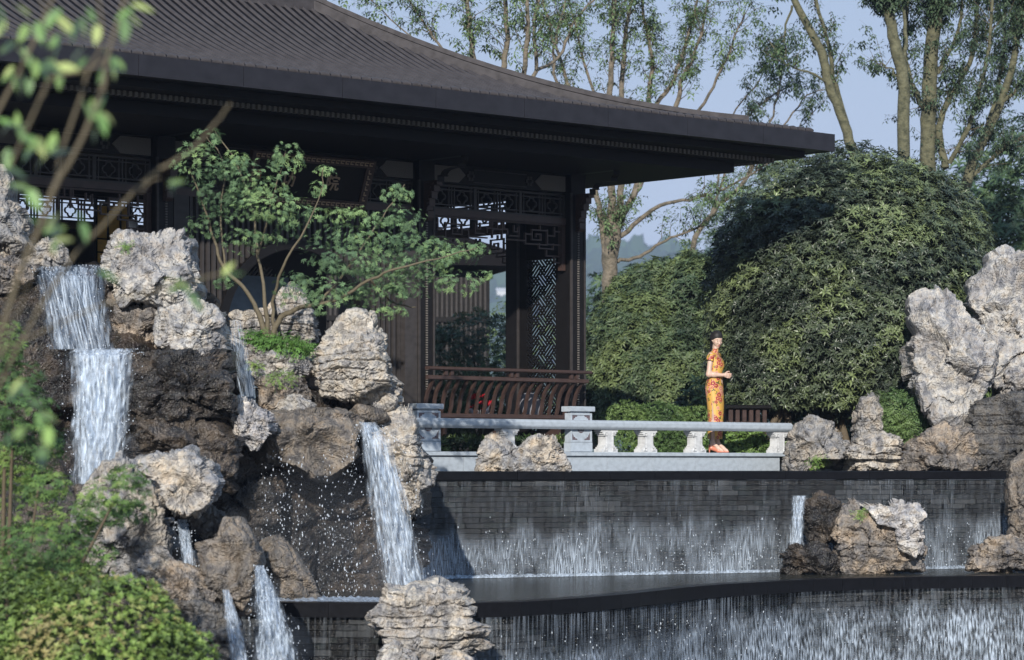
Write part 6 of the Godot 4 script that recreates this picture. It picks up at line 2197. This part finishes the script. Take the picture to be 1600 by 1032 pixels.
# ---------------------------------------------------------------- the woman
# a field of tapered bones joined smoothly, meshed as surface nets
func flesh(bones: Array, cell: float, blend: float) -> ArrayMesh:
	var lo := Vector3.ONE * 1e9
	var hi := -lo
	for b in bones:
		var r := maxf(b[2], b[3]) + blend + cell * 2
		for e in 2:
			lo = lo.min(b[e] - Vector3.ONE * r)
			hi = hi.max(b[e] + Vector3.ONE * r)
	var nx := int((hi.x - lo.x) / cell) + 2
	var ny := int((hi.y - lo.y) / cell) + 2
	var nz := int((hi.z - lo.z) / cell) + 2
	var f := PackedFloat32Array()
	f.resize(nx * ny * nz)
	f.fill(1.0)
	for b in bones:
		var a: Vector3 = b[0]
		var ab: Vector3 = b[1] - a
		var l2 := maxf(ab.length_squared(), 1e-9)
		var ra: float = b[2]
		var rb: float = b[3]
		var sq: Vector3 = b[4] if b.size() > 4 else Vector3.ONE
		var r := maxf(ra, rb) * maxf(sq.x, maxf(sq.y, sq.z)) + blend + cell * 2
		var p0: Vector3 = ((a.min(b[1]) - Vector3.ONE * r - lo) / cell).floor()
		var p1: Vector3 = ((a.max(b[1]) + Vector3.ONE * r - lo) / cell).ceil()
		for z in range(maxi(0, int(p0.z)), mini(nz, int(p1.z) + 1)):
			for y in range(maxi(0, int(p0.y)), mini(ny, int(p1.y) + 1)):
				var i := (z * ny + y) * nx
				for x in range(maxi(0, int(p0.x)), mini(nx, int(p1.x) + 1)):
					var p := lo + Vector3(x, y, z) * cell - a
					var t := clampf(p.dot(ab) / l2, 0, 1)
					var d := ((p - ab * t) / sq).length() - lerpf(ra, rb, t)
					var o := f[i + x]
					var h := maxf(blend - absf(d - o), 0.0) / blend
					f[i + x] = minf(d, o) - h * h * blend * 0.25
	var at := {}
	var v := PackedVector3Array()
	var idx := PackedInt32Array()
	var step := [1, nx, nx * ny]
	for z in nz - 1:
		for y in ny - 1:
			for x in nx - 1:
				var i := (z * ny + y) * nx + x
				var s := 0
				for k in 8:
					if f[i + (k & 1) + (nx if k & 2 else 0) + (nx * ny if k & 4 else 0)] < 0:
						s |= 1 << k
				if s == 0 or s == 255:
					continue
				var sum := Vector3.ZERO
				var n := 0
				for k in 8:
					for ax in 3:
						if k & (1 << ax):
							continue
						var l := k | (1 << ax)
						if (s >> k & 1) == (s >> l & 1):
							continue
						var fk := f[i + (k & 1) + (nx if k & 2 else 0) + (nx * ny if k & 4 else 0)]
						var fl := f[i + (l & 1) + (nx if l & 2 else 0) + (nx * ny if l & 4 else 0)]
						var q := Vector3(k & 1, k >> 1 & 1, k >> 2 & 1)
						q[ax] += fk / (fk - fl)
						sum += q
						n += 1
				at[i] = v.size()
				v.append(lo + (Vector3(x, y, z) + sum / n) * cell)
	for i in at:
		for ax in 3:
			var u: int = step[(ax + 1) % 3]
			var w: int = step[(ax + 2) % 3]
			var inside := f[i] < 0
			if inside == (f[i + step[ax]] < 0):
				continue
			if not (at.has(i - u) and at.has(i - w) and at.has(i - u - w)):
				continue
			var q := [at[i], at[i - u], at[i - u - w], at[i - w]]
			if inside:
				idx.append_array([q[0], q[2], q[1], q[0], q[3], q[2]])
			else:
				idx.append_array([q[0], q[1], q[2], q[0], q[2], q[3]])
	var arr := []
	arr.resize(Mesh.ARRAY_MAX)
	arr[Mesh.ARRAY_VERTEX] = v
	arr[Mesh.ARRAY_NORMAL] = smooth_normals(v, idx)
	arr[Mesh.ARRAY_INDEX] = idx
	var m := ArrayMesh.new()
	m.add_surface_from_arrays(Mesh.PRIMITIVE_TRIANGLES, arr)
	return m


func join(a: ArrayMesh, b: ArrayMesh) -> ArrayMesh:
	var st := SurfaceTool.new()
	st.append_from(a, 0, Transform3D())
	st.append_from(b, 0, Transform3D())
	return st.commit()


func blossom_print() -> ImageTexture:
	var w := 384
	var im := Image.create(w, w, false, Image.FORMAT_RGB8)
	im.fill(Color(0.8, 0.62, 0.3))
	var r := RandomNumberGenerator.new()
	r.seed = 12
	for k in 110:
		var c := Vector2(r.randf_range(0, w), r.randf_range(0, w))
		var flower := k >= 76
		var rad := r.randf_range(16, 34) if flower else r.randf_range(10, 22)
		var petals := r.randi_range(5, 7)
		var a0 := r.randf_range(0, TAU)
		var tone: Color = [Color(0.62, 0.27, 0.22), Color(0.72, 0.4, 0.28), Color(0.76, 0.5, 0.44), Color(0.56, 0.18, 0.18)][r.randi_range(0, 3)] if flower else [Color(0.3, 0.36, 0.14), Color(0.42, 0.44, 0.14), Color(0.22, 0.28, 0.14)][r.randi_range(0, 2)]
		for y in range(int(c.y - rad), int(c.y + rad) + 1):
			for x in range(int(c.x - rad), int(c.x + rad) + 1):
				var d := Vector2(x, y) - c
				var a := d.angle() - a0
				var q := d.length() / rad
				var edge := 0.72 + 0.28 * absf(cos(a * petals / 2.0)) if flower else 0.25 + 0.75 * pow(absf(cos(a * 1.5)), 3)
				if q > edge:
					continue
				var col_ := tone
				if flower:
					col_ = tone.lerp(Color(0.97, 0.8, 0.66), smoothstep(edge * 0.72, edge, q) * 0.7)
					if q < 0.16:
						col_ = Color(0.98, 0.85, 0.4)
				im.set_pixel(posmod(x, w), posmod(y, w), col_)
	return ImageTexture.create_from_image(im)


func hand_bones(wrist: Vector3, dir: Vector3, side: Vector3, palm_n: Vector3, curl: float) -> Array:
	var b := []
	var knuckle := wrist + dir * 0.075
	b.append([wrist, wrist + dir * 0.03, 0.02, 0.022])
	for k in 4:
		var o := side * (0.027 - 0.018 * k)
		var l: float = [0.068, 0.076, 0.071, 0.056][k]
		var p := knuckle + o - dir * (0.006 if k == 3 else 0.0)
		b.append([wrist + dir * 0.02 + o * 0.6, p, 0.014, 0.0105])
		var d := dir
		for s in 3:
			d = (d + palm_n * curl).normalized()
			var e: Vector3 = p + d * l * [0.45, 0.32, 0.23][s]
			b.append([p, e, 0.0092 - 0.0008 * s, 0.0086 - 0.0009 * s])
			p = e
	var th := wrist + dir * 0.022 + side * 0.026
	var d2 := (dir * 0.7 + side * 0.6 + palm_n * 0.5).normalized()
	b.append([wrist + dir * 0.015, th, 0.018, 0.014])
	b.append([th, th + d2 * 0.035, 0.012, 0.0105])
	b.append([th + d2 * 0.035, th + d2 * 0.035 + (d2 + dir * 0.5).normalized() * 0.028, 0.0102, 0.0085])
	return b


func woman() -> void:
	var root := thing("person", "woman in a yellow dress printed with red flowers standing side on behind the balustrade", "person")
	var foot := P(1117.5, 706.0, 40.0)
	root.position = Vector3(foot.x, 0.177, foot.z)
	root.rotation.y = -0.4
	root.scale = Vector3(0.92, 1.0, 0.92)
	# forward is +x, her right is +z
	var b := []
	for s in [-1.0, 1.0]:
		var knee := Vector3(0.03 if s > 0 else 0.05, 0.55, 0.082 if s > 0 else -0.068)
		var ankle := Vector3(-0.02 if s > 0 else 0.02, 0.155, 0.052 * s)
		b.append([Vector3(-0.01, 0.95, 0.085 * s), knee, 0.085, 0.056])
		b.append([knee, Vector3(-0.005, 0.42, 0.062 * s), 0.053, 0.054])
		b.append([Vector3(-0.01, 0.42, 0.062 * s), ankle, 0.054, 0.031])
		b.append([ankle, ankle + Vector3(0.09, -0.085, 0), 0.03, 0.028])
		b.append([ankle + Vector3(0.09, -0.085, 0), ankle + Vector3(0.16, -0.12, 0), 0.03, 0.02])
		b.append([ankle, ankle + Vector3(-0.03, -0.05, 0), 0.03, 0.026])
		var sh := Vector3(-0.012, 1.375, 0.158 * s)
		var el := Vector3(-0.035, 1.115, 0.205 * s)
		var wr := Vector3(0.175, 1.105, 0.095 * s) if s > 0 else Vector3(0.185, 1.11, -0.06)
		b.append([Vector3(0, 1.37, 0.1 * s), sh, 0.05, 0.047])
		b.append([sh, el, 0.046, 0.036])
		b.append([el, el.lerp(wr, 0.35), 0.037, 0.036])
		b.append([el.lerp(wr, 0.35), wr, 0.036, 0.023])
	b.append([Vector3(-0.005, 0.95, 0), Vector3(-0.005, 1.0, 0), 0.12, 0.12])
	b.append([Vector3(-0.005, 1.0, 0), Vector3(0.0, 1.12, 0), 0.115, 0.095])
	b.append([Vector3(0.0, 1.12, 0), Vector3(-0.005, 1.3, 0), 0.095, 0.105])
	b.append([Vector3(0.05, 1.27, 0.055), Vector3(0.07, 1.26, 0.055), 0.06, 0.05])
	b.append([Vector3(0.05, 1.27, -0.055), Vector3(0.07, 1.26, -0.055), 0.06, 0.05])
	b.append([Vector3(-0.02, 1.36, 0), Vector3(0.0, 1.45, 0.0), 0.06, 0.046])
	b.append([Vector3(0.0, 1.45, 0.0), Vector3(0.022, 1.52, 0.004), 0.044, 0.043])
	var body := flesh(b, 0.0125, 0.03)
	# head, turned to her right and bowed a little; built upright about its own centre
	var h := [[Vector3(-0.022, 0.03, 0), Vector3(0.0, 0.03, 0), 0.086, 0.08], [Vector3(0.02, -0.03, 0), Vector3(0.035, -0.07, 0), 0.066, 0.036], [Vector3(0.045, -0.09, 0), Vector3(0.05, -0.092, 0), 0.024, 0.02], [Vector3(0.07, 0.0, 0), Vector3(0.09, -0.028, 0), 0.009, 0.013], [Vector3(0.05, -0.02, 0.035), Vector3(0.045, -0.04, 0.035), 0.03, 0.026], [Vector3(0.05, -0.02, -0.035), Vector3(0.045, -0.04, -0.035), 0.03, 0.026], [Vector3(0.05, 0.025, 0.03), Vector3(0.06, 0.022, 0.005), 0.02, 0.018], [Vector3(0.05, 0.025, -0.03), Vector3(0.06, 0.022, -0.005), 0.02, 0.018], [Vector3(0.065, -0.058, 0.012), Vector3(0.065, -0.058, -0.012), 0.014, 0.014], [Vector3(-0.005, -0.01, 0.076), Vector3(-0.012, 0.015, 0.08), 0.011, 0.014], [Vector3(-0.005, -0.01, -0.076), Vector3(-0.012, 0.015, -0.08), 0.011, 0.014], [Vector3(-0.01, -0.05, 0), Vector3(-0.01, -0.12, 0), 0.045, 0.043]]
	var head := flesh(h, 0.0045, 0.02)
	var turn := Transform3D(Basis(Vector3.UP, -0.65) * Basis(Vector3(0, 0, 1), -0.32), Vector3(0.03, 1.605, 0.005))
	var st := SurfaceTool.new()
	st.append_from(body, 0, Transform3D())
	st.append_from(head, 0, turn)
	for s in [1.0, -1.0]:
		var wr := Vector3(0.175, 1.105, 0.095) if s > 0 else Vector3(0.185, 1.11, -0.06)
		var d := (Vector3(0.8, -0.12, -0.55) if s > 0 else Vector3(0.75, -0.15, 0.6)).normalized()
		var up := Vector3(0.2, 0.95, 0.1)
		var palm := (Vector3(-0.35, -0.2, -0.8 * s)).normalized()
		var side := (up - d * up.dot(d)).normalized()
		palm = (palm - d * palm.dot(d) - side * palm.dot(side)).normalized()
		st.append_from(flesh(hand_bones(wr, d, side, palm, 0.38), 0.0038, 0.008), 0, Transform3D())
	part(root, "body", st.commit(), M.skin)
	# hair: a smooth cap drawn back into a low knot, with ears and face left free
	var hair := flesh([[Vector3(-0.035, 0.035, 0), Vector3(-0.012, 0.052, 0), 0.096, 0.089], [Vector3(0.028, 0.088, 0.03), Vector3(-0.015, 0.02, 0.074), 0.022, 0.024], [Vector3(0.028, 0.088, -0.03), Vector3(-0.015, 0.02, -0.074), 0.022, 0.024], [Vector3(-0.07, 0.0, 0), Vector3(-0.085, -0.05, 0), 0.062, 0.05], [Vector3(-0.09, -0.05, 0), Vector3(-0.1, -0.12, 0), 0.045, 0.03], [Vector3(-0.1, -0.12, 0), Vector3(-0.105, -0.2, 0.01), 0.026, 0.008]], 0.006, 0.02)
	part(root, "hair", hair, M.hair, turn)
	var face := Geo.new()
	for s in [-1.0, 1.0]:
		face.box(Vector3(0.0665, 0.003, 0.034 * s - 0.013), Vector3(0.078, 0.011, 0.034 * s + 0.013))
		face.box(Vector3(0.066, 0.026, 0.034 * s - 0.017), Vector3(0.0755, 0.031, 0.034 * s + 0.017))
	part(root, "eyes", face.mesh(), M.eye, turn)
	part(root, "lips", box_mesh(Vector3(0.07, -0.064, -0.02), Vector3(0.0815, -0.053, 0.02)), M.lips, turn)
	# the dress, slit at her right side
	var ring := [[0.20, 0.0, 0.112, 0.128], [0.35, 0.005, 0.116, 0.132], [0.55, 0.012, 0.122, 0.145], [0.65, 0.01, 0.126, 0.152], [0.75, 0.004, 0.132, 0.165], [0.92, -0.012, 0.138, 0.182], [1.0, -0.01, 0.128, 0.174], [1.1, 0.0, 0.104, 0.132], [1.16, 0.006, 0.106, 0.13], [1.25, 0.022, 0.128, 0.15], [1.31, 0.014, 0.12, 0.158], [1.37, -0.002, 0.086, 0.16], [1.405, -0.008, 0.066, 0.118], [1.43, -0.006, 0.056, 0.068], [1.445, 0.0, 0.052, 0.056], [1.485, 0.008, 0.049, 0.051]]
	var g := Geo.new()
	var n := 48
	for r in ring.size():
		for k in n + 1:
			var a := PI / 2 + TAU * k / n  # seam at her right side, +z
			var d := Vector3(cos(a), 0, sin(a))
			if ring[r][0] < 0.76:  # the slit opens
				var open: float = (0.77 - ring[r][0]) * 1.25
				a = PI / 2 + open / 2 + (TAU - open) * k / n
				d = Vector3(cos(a), 0, sin(a))
			var fold := 1.0 + 0.025 * sin(a * 5.0 + ring[r][0] * 3.0) * smoothstep(1.0, 0.3, ring[r][0])
			var p := Vector3(ring[r][1] + d.x * ring[r][2] * fold, ring[r][0], d.z * ring[r][3] * fold)
			g.vert(p, Vector3(d.x / ring[r][2], 0, d.z / ring[r][3]).normalized(), Vector2(k / float(n) * 1.5, ring[r][0] * 2.0))
	for r in ring.size() - 1:
		for k in n:
			var a := r * (n + 1) + k
			g.tri_i(a, a + n + 1, a + n + 2)
			g.tri_i(a, a + n + 2, a + 1)
	for s in [-1.0, 1.0]:  # cap sleeves
		var k0 := g.v.size()
		g.tube(PackedVector3Array([Vector3(0, 1.375, 0.1 * s), Vector3(-0.008, 1.385, 0.145 * s), Vector3(-0.014, 1.36, 0.178 * s), Vector3(-0.02, 1.305, 0.192 * s)]), PackedFloat32Array([0.052, 0.056, 0.057, 0.06]), 14, false)
		for k in range(k0, g.v.size()):
			g.uv[k] = Vector2(g.uv[k].x * 0.35, g.v[k].y * 1.25)
	var cloth := mat("blossom_cloth", Color.WHITE, 0.45)
	cloth.albedo_texture = blossom_print()
	cloth.cull_mode = BaseMaterial3D.CULL_DISABLED
	part(root, "dress", g.mesh(), cloth)
	# court shoes with a high heel
	for s in [-1.0, 1.0]:
		var ankle := Vector3(-0.02 if s > 0 else 0.02, 0.155, 0.052 * s)
		var shoe := flesh([[ankle + Vector3(-0.045, -0.055, 0), ankle + Vector3(-0.03, -0.075, 0), 0.03, 0.033], [ankle + Vector3(-0.03, -0.078, 0), ankle + Vector3(0.09, -0.118, 0), 0.03, 0.033], [ankle + Vector3(0.09, -0.122, 0), ankle + Vector3(0.175, -0.135, 0), 0.032, 0.014]], 0.007, 0.015)
		part(root, "shoe", shoe, M.shoe)
		part(root, "heel", Geo.new().tube(PackedVector3Array([ankle + Vector3(-0.052, -0.153, 0), ankle + Vector3(-0.055, -0.08, 0)]), PackedFloat32Array([0.006, 0.016]), 8).mesh(), M.shoe)


func _ready() -> void:
	rng.seed = 1
	surroundings()
	materials()
	ground()
	pools()
	hall()
	balustrade()
	beyond()
	rocks()
	trees()
	plants()
	name_board()
	bench()
	hall_furnishing()
	falling_water()
	woman()
	near_branches()
